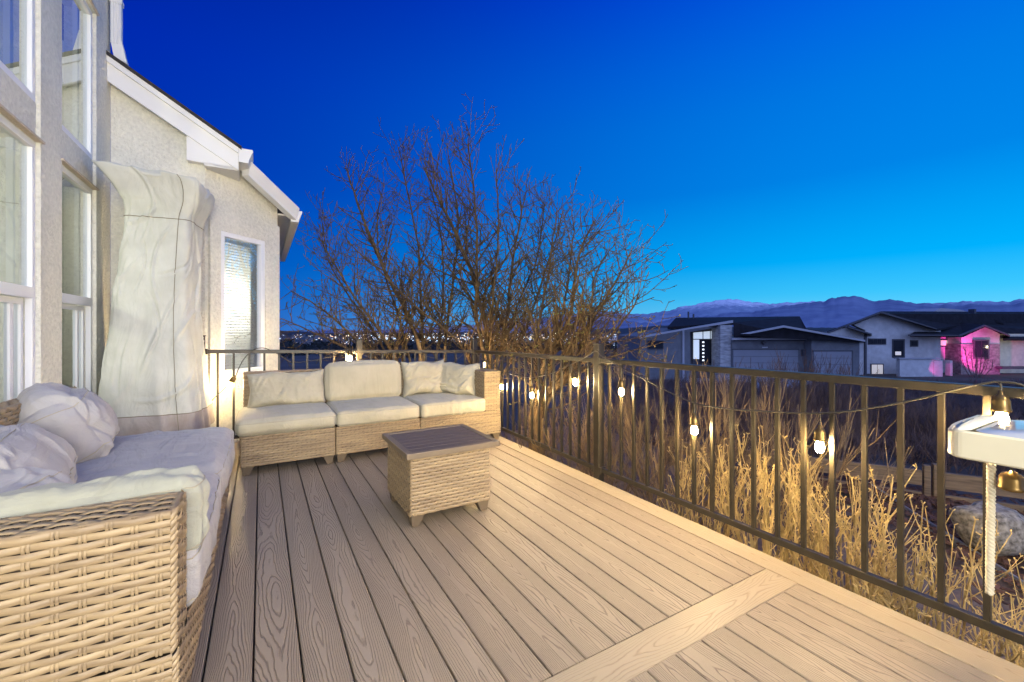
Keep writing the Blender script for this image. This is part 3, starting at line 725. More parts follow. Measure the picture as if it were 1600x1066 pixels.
# low roof with fascia, eave box, gutters
rf = MB(); poly = [(U0+.001, 4.925), (-.165, 4.925), (-.165, 5.16), (.33, 5.655), (.33, 9), (U0+.001, 9)]
rf.prism([Vector((u, v, zr(u)+.012)) for u, v in poly][::-1], [Vector((u, v, zr(u)-.02)) for u, v in poly][::-1])
ro = rf.build('roof', 'shingle', hs)
fa = MB()
def rake(v0, v1, d0, d1, ua=U0+.001, ub=-.192): fa.prism([Vector((ua, v0, zr(ua)-d1)), Vector((ub, v0, zr(ub)-d1)), Vector((ub, v0, zr(ub)-d0)), Vector((ua, v0, zr(ua)-d0))], [Vector((ua, v1, zr(ua)-d1)), Vector((ub, v1, zr(ub)-d1)), Vector((ub, v1, zr(ub)-d0)), Vector((ua, v1, zr(ua)-d0))])
rake(4.955, 4.985, .075, .235); rake(4.935, 4.984, .021, .074)
fa.build('fascia', 'white_trim', ro)
ev = MB(); ev.prism([Vector((-.60, 4.968, zr(-.6)-.236)), Vector((-.60, 4.968, 2.745)), Vector((-.195, 4.968, 2.745)), Vector((-.195, 4.968, zr(-.195)-.236))][::1], [Vector((-.60, EV-.001, zr(-.6)-.236)), Vector((-.60, EV-.001, 2.745)), Vector((-.195, EV-.001, 2.745)), Vector((-.195, EV-.001, zr(-.195)-.236))])
ev.box(-.467, -.193, 4.97, 5.33, 2.72, 2.744)
ev.box(-.215, -.193, 4.986, 5.30, 2.745, 2.93)
ev.prism([Vector((u, v, zr(u)-.14)) for u, v in ((-.46, 5.06), (-.2, 5.06), (-.2, 5.17), (.33, 5.70), (.17, 5.70))], [Vector((u, v, zr(u)-.12)) for u, v in ((-.46, 5.06), (-.2, 5.06), (-.2, 5.17), (.33, 5.70), (.17, 5.70))])
ev.box(.165, .299, 5.68, 9, 2.50, 2.52)
ev.build('eave_box', 'white_trim', ro)
KP = [(0, 0), (0, .135), (.012, .135), (.012, .128), (.105, .128), (.118, .135), (.12, .118), (.10, .07), (.085, .03), (.08, 0)]
def gutter(A, B, out):
    A, B, out = Vector(A), Vector(B), Vector(out)
    KQ = [(0, 0), (.08, 0), (.085, .03), (.10, .07), (.12, .118), (.118, .135), (0, .135)]
    f = lambda O: [O+out*a+Vector((0, 0, b)) for a, b in KQ]
    return MB().prism(f(A), f(B))
gutter((-.19, 4.94, 2.80), (-.19, 5.215, 2.80), (1, 0, 0)).build('gutter', 'white_trim', ro)
gutter((-.17, 5.185, 2.74), (.30, 5.655, 2.45), (.7071, -.7071, 0)).build('gutter', 'white_trim', ro)
gutter((.30, 5.63, 2.43), (.30, 9, 2.43), (1, 0, 0)).build('gutter', 'white_trim', ro)
ds = MB(); ds.box(-1.135, -1.06, 4.972, 5.03, 3.66, 6.6, ch=.008)
for k in range(4): ds.tube([(-1.125+k*.018, 4.972, 3.66), (-1.125+k*.018, 4.972, 6.6)], .0055, 6)
ds.prism([Vector(p) for p in ((-1.135, 4.972, 3.70), (-1.06, 4.972, 3.70), (-1.02, 4.97, 3.505), (-1.11, 4.97, 3.55))], [Vector(p) for p in ((-1.135, 5.03, 3.70), (-1.06, 5.03, 3.70), (-1.02, 5.04, 3.505), (-1.11, 5.04, 3.55))])
ds.box(-1.14, -1.055, 4.966, 5.035, 4.02, 4.06); ds.build('downspout', 'white_trim', hs)
# the room behind the tall windows
inn = MB()
inn.box(-5.2, U1-.001, 5.0, 5.055, -.6, 6.6); inn.box(-5.2, -5.0, -3.5, 5.0, -.6, 6.6); inn.box(-5.0, U1-.001, -3.5, -3.3, -.6, 6.6)
inn.box(-5.2, -1.15, -3.5, 5.06, 6.61, 6.7)
inn.build('room_shell', 'foot', hs)
inw = MB().box(-4.99, U1-.002, 4.90, 4.99, 0, 3.24); iwo = inw.build('partition', 'inner_wall', hs)
MB().box(-4.99, U1-.002, 4.86, 4.899, 3.20, 3.44).box(-4.99, U1-.002, 4.82, 4.859, 3.40, 3.50).build('cornice', 'white_trim', iwo)
MB().box(-4.99, U1-.002, -3.2, 4.99, -.05, 0).build('room_floor', 'room_floor', hs)
MB().box(-1.1, .1, 6.8, 6.9, -.05, 2.5).build('bay_partition', 'blind', hs)
# ------------------------------------------------------------------ terrain
def sm(a, b, x): t = max(0, min(1, (x-a)/(b-a))); return t*t*(3-2*t)
def gz(x, y):
    r = math.hypot(x, y)
    z = -.56-1.0*sm(5.5, 16, r)-1.0*sm(14, 34, r)-19*sm(60, 340, r)-25*sm(330, 1100, r)
    if r > 3: z += .05*min(1, (r-3)/4)*fbm((x*.5, y*.5, 0), 3)+min(1, max(0, (r-40)/200))*2.5*fbm((x*.01, y*.01, 3), 3)
    return z
rad = [0, 1, 2, 3, 4, 5, 6, 7, 8, 9, 10, 12, 14, 16, 19, 22, 26, 30, 35, 41, 48, 57, 68, 82, 100, 125, 160, 200, 250, 310, 400, 520, 700, 950, 1300, 1800, 2600, 4000, 6500, 11000, 26000]
gm = MB(); NA = 120
rows = []
for r in rad:
    rows.append([Vector((r*math.sin(2*math.pi*k/NA), r*math.cos(2*math.pi*k/NA), gz(r*math.sin(2*math.pi*k/NA), r*math.cos(2*math.pi*k/NA)))) for k in range(NA)])
gm.grid([r[::-1] for r in rows], True)
tag(gm.build('ground', 'ground', None, smooth=True), kind='structure')
def patch(name, m, poly, dz, n=26):
    """ground sheet laid just above the terrain inside a four-sided outline"""
    a, b, c, d = [Vector((*p, 0)) for p in poly]; rows = []
    for i in range(n+1):
        row = []
        for j in range(n+1):
            p = (a.lerp(b, j/n)).lerp(d.lerp(c, j/n), i/n); p.z = gz(p.x, p.y)+dz+.03*fbm((p.x*2.2, p.y*2.2, 1), 3); row.append(p)
        rows.append(row)
    return tag(MB().grid(rows).build(name, m, None, smooth=True), kind='structure')
g = lambda x, y, z=-.56: (lambda Y: ((x-CX)/F*Y, Y))((CAMZ-z)*F/(y-HY))
patch('garden_soil', 'gravel', [W(2.24, -1.5)[:2], W(4.6, -1.5)[:2], W(5.2, 6.5)[:2], W(2.24, 6.5)[:2]], .035)
E0, E1 = Vector(g(1500, 868)), Vector(g(1640, 962))
ed = (E1-E0).normalized(); Ea = E0-ed*2.4; Eb = E1+ed*1.2
FP = Vector((4.12, 4.2)); FD = Vector((-.891, .454))
patch('mulch_bed', 'mulch', [Ea[:], Eb[:], (FP-FD*2.6)[:], (FP+FD*1.9)[:]], .075, 40)
# loose bark chips on the bed
ch = MB(); rng = random.Random(5)
for _ in range(2600):
    p = Ea.lerp(Eb, rng.random()).lerp((FP+FD*1.9).lerp(FP-FD*2.6, rng.random()), rng.random()**1.2)
    z = gz(p.x, p.y)+.09+.03*fbm((p.x*2.2, p.y*2.2, 1), 3); L = rng.uniform(.012, .045); wd = rng.uniform(.006, .016)
    ch.box(-L, L, -wd, wd, -.004, .004, T_((p.x, p.y, z)) @ RZ(rng.uniform(0, 180)) @ RX(rng.uniform(-35, 35)) @ RY(rng.uniform(-25, 25)))
M['chip'] = mat('bark_chip', (.15, .07, .042), .9, .5, 12, col2=(.035, .018, .013))
tag(ch.build('bark_chips', 'chip'), kind='stuff', label='reddish brown bark chips covering the bed below the deck', cat='bark mulch')
eg = MB(); n = 30; prev = None
for i in range(n):
    a, b = Ea.lerp(Eb, i/n), Ea.lerp(Eb, (i+1)/n); nrm = Vector((-(b-a).y, (b-a).x)).normalized()*.006
    f4 = lambda p, q: Vector((p.x+q.x, p.y+q.y, 0))
    for A, B in ((a, b),):
        vs = [(A.x-nrm.x, A.y-nrm.y), (B.x-nrm.x, B.y-nrm.y), (B.x+nrm.x, B.y+nrm.y), (A.x+nrm.x, A.y+nrm.y)]
        zA, zB = gz(A.x, A.y), gz(B.x, B.y)
        eg.prism([Vector((*vs[k], (zA, zB, zB, zA)[k]-.03)) for k in range(4)], [Vector((*vs[k], (zA, zB, zB, zA)[k]+.11)) for k in range(4)])
tag(eg.build('garden_edging', 'edging'), 'thin grey metal edging strip between the soil and the bark bed', 'garden edging')
# boulder
def boulder(name, label, c, s, seed):
    mb = MB(); rows = []
    for i in range(25):
        ph = -math.pi/2+math.pi*i/24; row = []
        for j in range(40):
            th = 2*math.pi*j/40; d = Vector((math.cos(ph)*math.cos(th), math.cos(ph)*math.sin(th), math.sin(ph)))
            d2 = Vector([math.copysign(abs(q)**.75, q) for q in d])
            k = 1+.16*fbm(d*1.3+Vector((seed, 0, 0)), 3)+.03*fbm(d*7+Vector((seed, 0, 0)), 3); row.append(Vector((d2.x*s[0], d2.y*s[1], d2.z*s[2]))*k)
        rows.append(row)
    return tag(mb.grid(rows, True).build(name, 'rock', None, smooth=True, loc=c), label, 'boulder')
b0 = g(1592, 880, -.47); boulder('boulder', 'rounded speckled granite boulder on the bark bed at the right edge', (b0[0], b0[1]+.16, -.30), (.205, .18, .165), 3)
# two-rail timber fence
tf = thing('timber_fence', 'low weathered two-board timber fence behind the bark bed', 'fence', (FP.x, FP.y, -.62), math.atan2(FD.y, FD.x))
for x in (-2.45, 0, 2.45):
    MB().box(x-.075, x-.012, -.03, .035, -.1, .465, ch=.006).box(x+.006, x+.058, -.028, .03, -.1, .445, ch=.006).build('post', 'dry_wood', tf)
for k, (a, b) in enumerate(((-2.4, -.09), (.07, 2.37))):
    for z0, z1 in ((.235, .39), (.02, .175)):
        MB().box(a, b, -.02, .02, z0+.005*k, z1, T_((0, 0, 0)) @ RY(-.4), ch=.005).build('board', 'dry_wood', tf)

# ------------------------------------------------------------------ shrubs and trees
def bezier(p, q, bow, n=6):
    return [p.lerp(q, i/n)+bow*math.sin(math.pi*i/n) for i in range(n+1)]
def shrub_mesh(seed, h, spread, n, r0, forks=3, knob=True, lean=0, droop=0.0):
    rg = random.Random(seed); mb = MB()
    for i in range(n):
        a = rg.uniform(0, 6.28); d = spread*math.sqrt(rg.random()); hh = h*rg.uniform(.55, 1.0)*(1-.25*(d/spread)**2)
        base = Vector((d*.35*math.cos(a), d*.35*math.sin(a), 0)); tip = Vector((d*math.cos(a)+lean, d*math.sin(a), hh))
        bow = Vector((math.cos(a), math.sin(a), 0))*rg.uniform(-.02, .07)*h+Vector((rg.uniform(-.04, .04), rg.uniform(-.04, .04), 0))*h
        pts = bezier(base, tip, bow, 6); pts = [p+Vector((rg.uniform(-1, 1), rg.uniform(-1, 1), 0))*.012*h for p in pts]
        r = r0*rg.uniform(.7, 1.2); mb.tube(pts, [r*(1-.55*k/6) for k in range(7)], 4, False)
        for f in range(forks+rg.randint(0, 2)):
            k = rg.randint(2, 5); s = pts[k]; dr = (pts[k+1]-pts[k]).normalized(); sd = Vector((rg.uniform(-1, 1), rg.uniform(-1, 1), rg.uniform(-.1, .5)))
            L = h*rg.uniform(.10, .30); e = s+(dr+sd*.55).normalized()*L
            mid = s.lerp(e, .5)+Vector((0, 0, -.06*L)); tp = [s, mid, e]; mb.tube(tp, [r*.55, r*.45, r*.32], 3, False)
            if rg.random() < .6:
                e2 = mid+(dr+Vector((rg.uniform(-1, 1), rg.uniform(-1, 1), .2))*.6).normalized()*L*.5; mb.tube([mid, e2], [r*.4, r*.28], 3, False)
                if knob: tips(mb, e2, r, rg)
            if knob: tips(mb, e, r, rg)
        if knob: tips(mb, pts[-1], r, rg)
    return mb
def tips(mb, p, r, rg):
    for _ in range(2):
        q = p+Vector((rg.uniform(-1, 1), rg.uniform(-1, 1), rg.uniform(.2, 1.2)))*r*2.6; mb.tube([p, q], [r*.5, r*.66], 3, True)
G1, G2, G3 = 'golden twiggy shrubs outside the railing', 'brown brushy shrubs outside the railing', 'dark bare shrubs beyond the bark bed'
protos = {}
def shrub(kind, seed, loc, rz, sc, label, group, m, **k):
    key = (kind, seed)
    if key not in protos:
        o = shrub_mesh(seed, **k).build('shrub', m, None); protos[key] = o.data
    else:
        o = bpy.data.objects.new('shrub', protos[key]); C.objects.link(o)
    o.location = (loc[0], loc[1], gz(loc[0], loc[1])+.0); o.rotation_euler = (0, 0, rz); o.scale = (sc[0], sc[0], sc[1])
    return tag(o, label, 'shrub', group)
gold = dict(h=1.0, spread=.34, n=26, r0=.0056, forks=4)
brush = dict(h=1.0, spread=.78, n=22, r0=.0060, forks=7, knob=False)
rg = random.Random(21)
# golden shrubs: (u, v, radius scale, height scale)
golds = [((2.74, 1.98), 1.05, .98), ((2.98, 1.62), 1.15, 1.10), ((2.72, 1.40), 1.1, .92), ((2.92, 1.16), 1.2, 1.10), ((2.68, .98), 1.0, .72), ((2.88, .74), 1.05, .90), ((2.66, .56), .85, .52), ((2.84, .34), .9, .62), ((2.60, .16), .7, .38)]
gl = ['golden leafless shrub nearest the middle railing post, of the row outside the railing', 'second golden shrub of the row outside the railing, counted from the middle post', 'third golden shrub of the row outside the railing, below the string bulb by the thicket', 'tall golden shrub in the middle of the row outside the railing, catching the bulb light', 'short golden shrub in front of the tallest one, close to the bottom rail', 'golden shrub in front of the timber fence post', 'small golden shrub beside the bottom rail left of the last baluster', 'forked golden shrub near the steel edging strip, left of the hanging rope', 'smallest golden shrub by the lower right corner, under the bottom rail']
for i, ((p, a, b), lb) in enumerate(zip(golds, gl)): w_ = W(*p); shrub('g', i % 4, w_, rg.uniform(0, 6), (a, b), lb, G1, 'gold_stem', **gold)
brs = [((2.95, 2.35), 1.0, 1.28), ((3.5, 2.85), 1.2, 1.5), ((2.85, 3.0), .9, 1.1), ((3.4, 3.4), 1.0, 1.05), ((2.8, 3.7), .9, .95), ((3.4, 4.1), 1.1, 1.1), ((2.8, 4.4), .9, .9), ((3.5, 2.15), 1.2, 1.45), ((3.9, 1.85), 1.1, 1.35)]
bls = ['brown brushy shrub just right of the middle railing post', 'tall brown shrub rising above the top rail, right of the middle post', 'brown shrub just left of the middle railing post', 'bushy brown shrub behind the bulb left of the middle post', 'brown shrub between the middle and corner posts, nearest the bottom rail', 'tall brown shrub under the leaning tree stems', 'brown shrub next to the corner post of the railing', 'brown shrub behind the first bulb right of the middle post', 'reddish brown shrub right of the bulb, in front of the grey house']
for i, ((p, a, b), lb) in enumerate(zip(brs, bls)): w_ = W(*p); shrub('b', i % 3, w_, rg.uniform(0, 6), (a, b), lb, G2, 'brown_stem', **brush)
darks = [(1250, 9.0, 1.9, 1.9), (1190, 7.5, 1.4, 1.5), (1320, 8.2, 1.5, 1.5), (1120, 9.5, 1.5, 1.6), (1400, 7.4, 1.3, 1.15), (1490, 6.6, 1.2, 1.0), (1570, 6.2, 1.2, 1.0), (1290, 6.3, 1.0, 1.05)]
dls = ['large round dark shrub in front of the garage doors', 'dark shrub left of the large round one', 'dark shrub right of the large round one', 'dark shrub below the lit front door of the grey house', 'dark shrub behind the left end of the timber fence', 'dark grassy shrub behind the fence post', 'dark shrub behind the fence at the right edge', 'small dark shrub behind the golden stems and the right bulb']
for i, ((x, Y, a, b), lb) in enumerate(zip(darks, dls)): p = P(x, 600, Y); shrub('d', i % 3, p, rg.uniform(0, 6), (a, b), lb, G3, 'dark_stem', **dict(brush, r0=.0050, n=56, spread=.6))
# the scrub slope between fence and houses
tk = MB(); rg = random.Random(31)
for i in range(1700):
    Y = 5.2+rg.random()**.75*23; x = rg.uniform(960, 1720); p = P(x, 600, Y)
    if (Vector((p.x, p.y))-FP).dot(Vector((FD.y, -FD.x))) < .35: continue
    z = gz(p.x, p.y); h = rg.uniform(.35, .8)
    nb = 16 if Y < 12 else 9
    for k in range(nb):
        a = rg.uniform(0, 6.28); d = rg.uniform(.1, .45); b0_ = Vector((p.x+rg.uniform(-.12, .12), p.y+rg.uniform(-.12, .12), z-.03)); e = b0_+Vector((d*math.cos(a), d*math.sin(a), h*rg.uniform(.5, 1)))
        m_ = b0_.lerp(e, .5)+Vector((rg.uniform(-.06, .06), rg.uniform(-.06, .06), .06)); r = .0035*(1+Y/9)
        tk.tube([b0_, m_, e], [r, r*.8, r*.45], 3, False)
        if k % 2: 
            e2 = m_+Vector((rg.uniform(-.2, .2), rg.uniform(-.2, .2), rg.uniform(.05, .25))); tk.tube([m_, e2], [r*.6, r*.4], 3, False)
tag(tk.build('scrub_thicket', 'dark_stem'), 'dark leafless scrub covering the slope below the neighbouring houses', 'scrub', kind='stuff')

def grow_tree(name, label, stems, seed, group, leafy=.5):
    rg = random.Random(seed); base = stems[0][0]
    root = thing(name, label, 'tree', (base.x, base.y, gz(base.x, base.y)), 0, group); o = root.location.copy()
    tk_, cr, bd = MB(), MB(), MB()
    def bud(p, low):
        n = 3 if low else 1
        for _ in range(n):
            d = Vector((rg.uniform(-1, 1), rg.uniform(-1, 1), rg.uniform(.1, 1))).normalized(); L = rg.uniform(.014, .032)*(1.25 if low else .8)
            s = d.cross(Vector((rg.random(), rg.random(), .3))).normalized()*L*.33; u_ = d.cross(s).normalized()*L*.12
            bd.add([p-o, p-o+d*L*.5+s, p-o+d*L, p-o+d*L*.5-s, p-o+d*L*.5+u_], [(0, 1, 4), (1, 2, 4), (2, 3, 4), (3, 0, 4)])
    def branch(s, d, L, r, lvl):
        n = 5 if lvl < 2 else 3; pts = [s]; cur = s.copy(); dd = d.copy()
        for i in range(n):
            dd = (dd+Vector((rg.uniform(-1, 1), rg.uniform(-1, 1), rg.uniform(-.5, 1.0)))*(.17 if lvl < 2 else .24)+Vector((0, 0, .035))).normalized(); cur = cur+dd*L/n; pts.append(cur.copy())
        cr.tube([p-o for p in pts], [max(.0034, r*(1-.5*i/n)) for i in range(n+1)], 5 if lvl == 0 else 3, False)
        if lvl < 3:
            gap = (.12, .12, .13)[lvl]; m = int(L/gap)
            for k in range(m):
                t = (k+.6+rg.uniform(-.3, .3))/m
                if t < .12: continue
                f = t*n; i = min(n-1, int(f)); p = pts[i].lerp(pts[i+1], f-i); dr = (pts[i+1]-pts[i]).normalized()
                az = rg.uniform(0, 6.28); sd = dr.cross(Vector((math.cos(az), math.sin(az), .31))).normalized(); an = math.radians(rg.uniform(34, 68))
                Lc = L*(1.02-.68*t)*rg.uniform(.30, .62) if lvl < 2 else rg.uniform(.04, .13)
                if Lc < .035: continue
                branch(p, dr*math.cos(an)+sd*math.sin(an), min(Lc, (1.15, .55, .14)[lvl]), max(.0042, r*.60*(1-.35*t)), lvl+1)
        e = pts[-1]; low = e.z < 1.6 and rg.random() < .10
        if lvl >= 2 or rg.random() < .7: 
            if low or rg.random() < .55: bud(e, low)
        if lvl >= 2 and low: bud(pts[1], True)
    for st_, r0 in stems_iter(stems):
        n = len(st_)-1; fine = []
        for i in range(n):
            p0, p1, p2, p3 = st_[max(0, i-1)], st_[i], st_[i+1], st_[min(n, i+2)]
            for k in range(6):
                t = k/6; fine.append(.5*((2*p1)+(p2-p0)*t+(2*p0-5*p1+4*p2-p3)*t*t+(3*p1-p0-3*p2+p3)*t**3)+Vector((rg.uniform(-1, 1), rg.uniform(-1, 1), 0))*.012)
        fine.append(st_[-1]); m = len(fine); tot = sum((fine[i+1]-fine[i]).length for i in range(m-1))
        half = m*2//5
        rr_ = [r0*1.12*(1-.80*(i/(m-1))**.8) for i in range(m)]
        tk_.tube([p-o for p in fine[:half+1]], rr_[:half+1], 8, False); cr.tube([p-o for p in fine[half:]], rr_[half:], 6, False)
        acc = 0; nxt = tot*.31
        for i in range(m-1):
            acc += (fine[i+1]-fine[i]).length
            while acc > nxt:
                t = nxt/tot; nxt += rg.uniform(.046, .088); dr = (fine[i+1]-fine[i]).normalized(); az = rg.uniform(0, 6.28)
                sd = dr.cross(Vector((math.cos(az), math.sin(az), .4))).normalized(); an = math.radians(rg.uniform(34, 66))
                branch(fine[i].lerp(fine[i+1], rg.random()), dr*math.cos(an)+sd*math.sin(an), rg.uniform(.5, 1.2)*(1.12-.5*t), max(.0058, rr_[i]*.55), 1)
        branch(fine[-1], (fine[-1]-fine[-2]).normalized(), .3, .004, 2)
    tk_.build('trunk', 'bark', root, smooth=True); cr.build('crown', 'twig', root); bd.build('buds', 'bud', root)
    return root
def stems_iter(stems):
    for s in stems: yield s[:-1], s[-1]
def S(Y0, Y1, r, *px):
    n = len(px)-1; pts = [P(x, y, Y0+(Y1-Y0)*i/n) for i, (x, y) in enumerate(px)]
    b = pts[0].copy(); return [Vector((b.x, b.y, gz(b.x, b.y)-.05))]+pts+[r]
TG = 'leafless trees behind the deck'
grow_tree('bare_tree', 'leafless multi-stemmed tree behind the left half of the far railing, beside the house', [
    S(6.6, 6.9, .046, (655, 610), (652, 530), (600, 420), (562, 325), (540, 262)), S(6.6, 7.3, .04, (668, 610), (660, 520), (652, 380), (622, 230)),
    S(6.5, 6.2, .038, (640, 610), (600, 530), (545, 450), (498, 370)), S(6.7, 6.6, .036, (690, 612), (700, 500), (716, 350), (700, 240)),
    S(6.4, 6.4, .030, (630, 612), (560, 535), (505, 485), (455, 455)), S(6.5, 7.6, .028, (625, 610), (585, 520), (520, 420), (500, 330)), S(6.9, 7.6, .03, (672, 612), (690, 500), (690, 380), (672, 290)), S(6.8, 7.4, .028, (648, 612), (630, 520), (590, 380), (600, 280)), S(6.3, 5.9, .024, (622, 612), (545, 548), (490, 520), (440, 498))], 5, TG)
grow_tree('bare_tree', 'tall leafless tree with pale trunk behind the corner post of the railing', [
    S(6.3, 6.4, .052, (762, 620), (764, 540), (735, 420), (690, 320), (662, 262)), S(6.3, 6.9, .046, (766, 620), (790, 510), (802, 400), (822, 300)),
    S(6.2, 6.0, .04, (768, 618), (745, 500), (745, 360), (732, 225)), S(6.4, 7.1, .034, (770, 620), (815, 530), (850, 430), (880, 330)), S(6.6, 7.4, .034, (775, 620), (800, 500), (840, 400), (850, 310)), S(6.3, 5.8, .03, (765, 620), (770, 480), (778, 370), (775, 262)), S(6.2, 6.0, .03, (755, 618), (720, 540), (640, 470), (570, 400))], 9, TG)
grow_tree('bare_tree', 'leaning leafless tree with curved low stems right of the corner post', [
    S(5.4, 5.9, .045, (838, 640), (852, 560), (888, 500), (905, 400), (930, 345)), S(5.3, 5.6, .04, (846, 642), (895, 545), (945, 470), (985, 395)),
    S(5.3, 5.0, .034, (842, 642), (910, 560), (960, 520), (1000, 462)), S(5.5, 6.3, .036, (830, 640), (835, 540), (858, 420), (870, 330)), S(5.6, 6.3, .03, (842, 640), (872, 520), (890, 420), (898, 345)), S(5.6, 6.4, .03, (850, 640), (915, 530), (930, 430), (962, 380)), S(5.2, 4.6, .02, (850, 644), (900, 575), (960, 556), (1020, 540))], 13, TG)

# dark woodland down the slope and city lights in the valley
wd = MB(); rg = random.Random(41)
for i in range(420):
    Y = rg.uniform(55, 240); x = rg.uniform(330, 1130); p = P(x, 530, Y); z = gz(p.x, p.y); top = CAMZ-(rg.gauss(541, 6)-HY)*Y/F; h = max(2, top-z)
    R = rg.uniform(2.0, 5.5)*Y/140
    for k in range(46):
        d = Vector((rg.gauss(0, 1), rg.gauss(0, 1), rg.gauss(0, 1))).normalized()*rg.random()**.4; c = Vector((p.x+d.x*R, p.y+d.y*R, top-R*.6+d.z*R*.7)); s_ = R*rg.uniform(.10, .3)
        a, b = Vector((rg.gauss(0, 1), rg.gauss(0, 1), rg.gauss(0, 1)))*s_, Vector((rg.gauss(0, 1), rg.gauss(0, 1), rg.gauss(0, 1)))*s_
        wd.add([c, c+a, c+b], [(0, 1, 2)])
    wd.tube([Vector((p.x, p.y, z)), Vector((p.x, p.y, top-R*.5))], [.25, .12], 4, False)
M['far_foliage'] = leafless('far_foliage', (.030, .034, .028, 1), (.016, .018, .018, 1))
tag(wd.build('woodland', 'far_foliage'), 'dark mass of trees on the slope between the deck and the city', 'woodland', kind='stuff')
cb, cl, cl2 = MB(), MB(), MB()
for i in range(900):
    R = 900*math.exp(rg.random()*1.7); x = rg.uniform(380, 1100); p = P(x, 520, R); z = gz(p.x, p.y); h = rg.uniform(4, 11); wx = rg.uniform(6, 22); wy = rg.uniform(6, 18)
    cb.box(p.x-wx, p.x+wx, p.y-wy, p.y+wy, z-3, z+h)
    for k in range(rg.choice((1, 1, 2, 3, 5)) if 520 < x < 900 else rg.choice((0, 1, 1))):
        q = rg.uniform(-wx, wx)*.9; s_ = rg.uniform(.6, 1.9)*R/1500; zz = z+rg.uniform(2, h+4)
        (cl if rg.random() < .55 else cl2).box(p.x+q-s_, p.x+q+s_, p.y-wy-1.5, p.y-wy-.2, zz-s_*.7, zz+s_*.7)
for i in range(260):        # the bright strip of the commercial street
    x = rg.gauss(690, 95); Y = rg.uniform(1500, 2300); p = P(x, 530, Y); z = gz(p.x, p.y)+rg.uniform(3, 15); s_ = rg.uniform(1.0, 3.4); (cl2 if rg.random() < .7 else cl).box(p.x-s_*1.6, p.x+s_*1.6, p.y-1, p.y, z-s_*.7, z+s_*.7)
M['city_wall'] = mat('city_wall', (.14, .15, .17), .9, .4, .03)
M['warm_light'] = emit('warm_city_light', (1, .75, .42), 1.1); M['cool_light'] = emit('cool_city_light', (.75, .95, 1), 1.2)
tag(cb.build('city_buildings', 'city_wall'), 'low dark buildings of the city spread across the valley', 'city buildings', kind='stuff')
tag(cl.build('city_lights', 'warm_light'), 'warm lights scattered across the city in the valley', 'city lights', kind='stuff')
tag(cl2.build('city_lights', 'cool_light'), 'white lights strung along the city streets in the valley', 'city lights', kind='stuff')
M['far_white'] = mat('pale_far_wall', (.62, .62, .60), .8, .2, .4)
fb = thing('apartment_block', 'pale lit apartment block far off between the tree and the grey house', 'apartment block', P(974, 541, 420)); of = fb.location.copy()
mb = MB(); sc_ = 420/F
for x0, x1, y0, y1 in ((952, 971, 526, 541), (971.2, 974, 523.5, 541), (974.2, 983, 527, 541)): mb.box((x0-974)*sc_, (x1-974)*sc_, 0, 8, -2, (541-y0)*sc_)
mb.build('wall', 'far_white', fb)
wm = MB()
for i in range(11):
    for j in range(4):
        if rg.random() < .8: x = 953+i*2.7; wm.box((x-974)*sc_, (x+1.3-974)*sc_, -.15, .02, (2.2+j*3.1)*sc_, (3.9+j*3.1)*sc_)
wm.build('windows', 'city_wall', fb)
MB().box((956-974)*sc_, (968-974)*sc_, -.3, -.16, .2*sc_, 1.9*sc_).build('lit_storefront', 'cool_light', fb)

# ------------------------------------------------------------------ mountains
def interp(tab, x):
    if x <= tab[0][0]: return tab[0][1]
    for (a, b), (c, d) in zip(tab, tab[1:]):
        if x <= c: t = (x-a)/(c-a); t = t*t*(3-2*t); return b+(d-b)*t
    return tab[-1][1]
def range_mesh(name, tab, R0, R1, amp, seed, m, x0=120, x1=2300, n=700):
    rows = []; nr = 26
    def az(x): return math.atan2(x-CX, F)
    a0, a1 = az(x0), az(x1)
    for i in range(nr+1):
        f = i/nr; row = []
        for k in range(n+1):
            a = a0+(a1-a0)*k/n; x = CX+F*math.tan(a); R = R0+(R1-R0)*f
            crest = CAMZ-(interp(tab, x)-HY)/F*(R1*math.cos(a))
            X, Y = R*math.sin(a), R*math.cos(a)
            rid = 1-abs(fbm((X*.00042+seed, Y*.00042, seed), 5))*1.1
            s = f**.85
            z = -40+(crest+40)*s*(1-(1-s)*(.75-.75*rid)) + amp*(1-f*.75)*s**.3*(fbm((X*.0011+seed, Y*.0011, 7), 5))*(1-.55*f)
            z += amp*.16*f**3*fbm((a*95+seed, 3, seed), 4)
            row.append(Vector((X, Y, z)))
        rows.append(row)
    rows.append([Vector((p.x*1.12, p.y*1.12, -300)) for p in rows[-1]])
    return tag(MB().grid([r[::-1] for r in rows]).build(name, m, None, smooth=True), kind='structure')
rgd = random.Random(77)
back = [(100, 521), (420, 520), (600, 517), (700, 511), (780, 503), (840, 497), (880, 492), (930, 487.5), (960, 487), (985, 491), (1010, 491), (1040, 486), (1075, 478), (1105, 472), (1130, 468.5), (1145, 467), (1160, 469.5), (1185, 473), (1205, 474.5), (1240, 472.5), (1270, 470.5), (1300, 472), (1360, 472), (1420, 475), (1450, 474), (1500, 472), (1540, 470), (1570, 473), (1600, 468), (1660, 463), (1800, 470), (2300, 480)]
front = [(100, 523), (700, 522), (830, 513), (900, 504), (940, 500), (980, 502), (1020, 505), (1060, 498), (1100, 494), (1140, 489), (1180, 486), (1215, 480), (1250, 474.5), (1285, 471), (1300, 467), (1315, 464), (1332, 462), (1345, 465), (1365, 470), (1385, 468), (1410, 472), (1440, 475), (1480, 478), (1530, 475), (1560, 476), (1600, 474), (1700, 470), (2300, 482)]
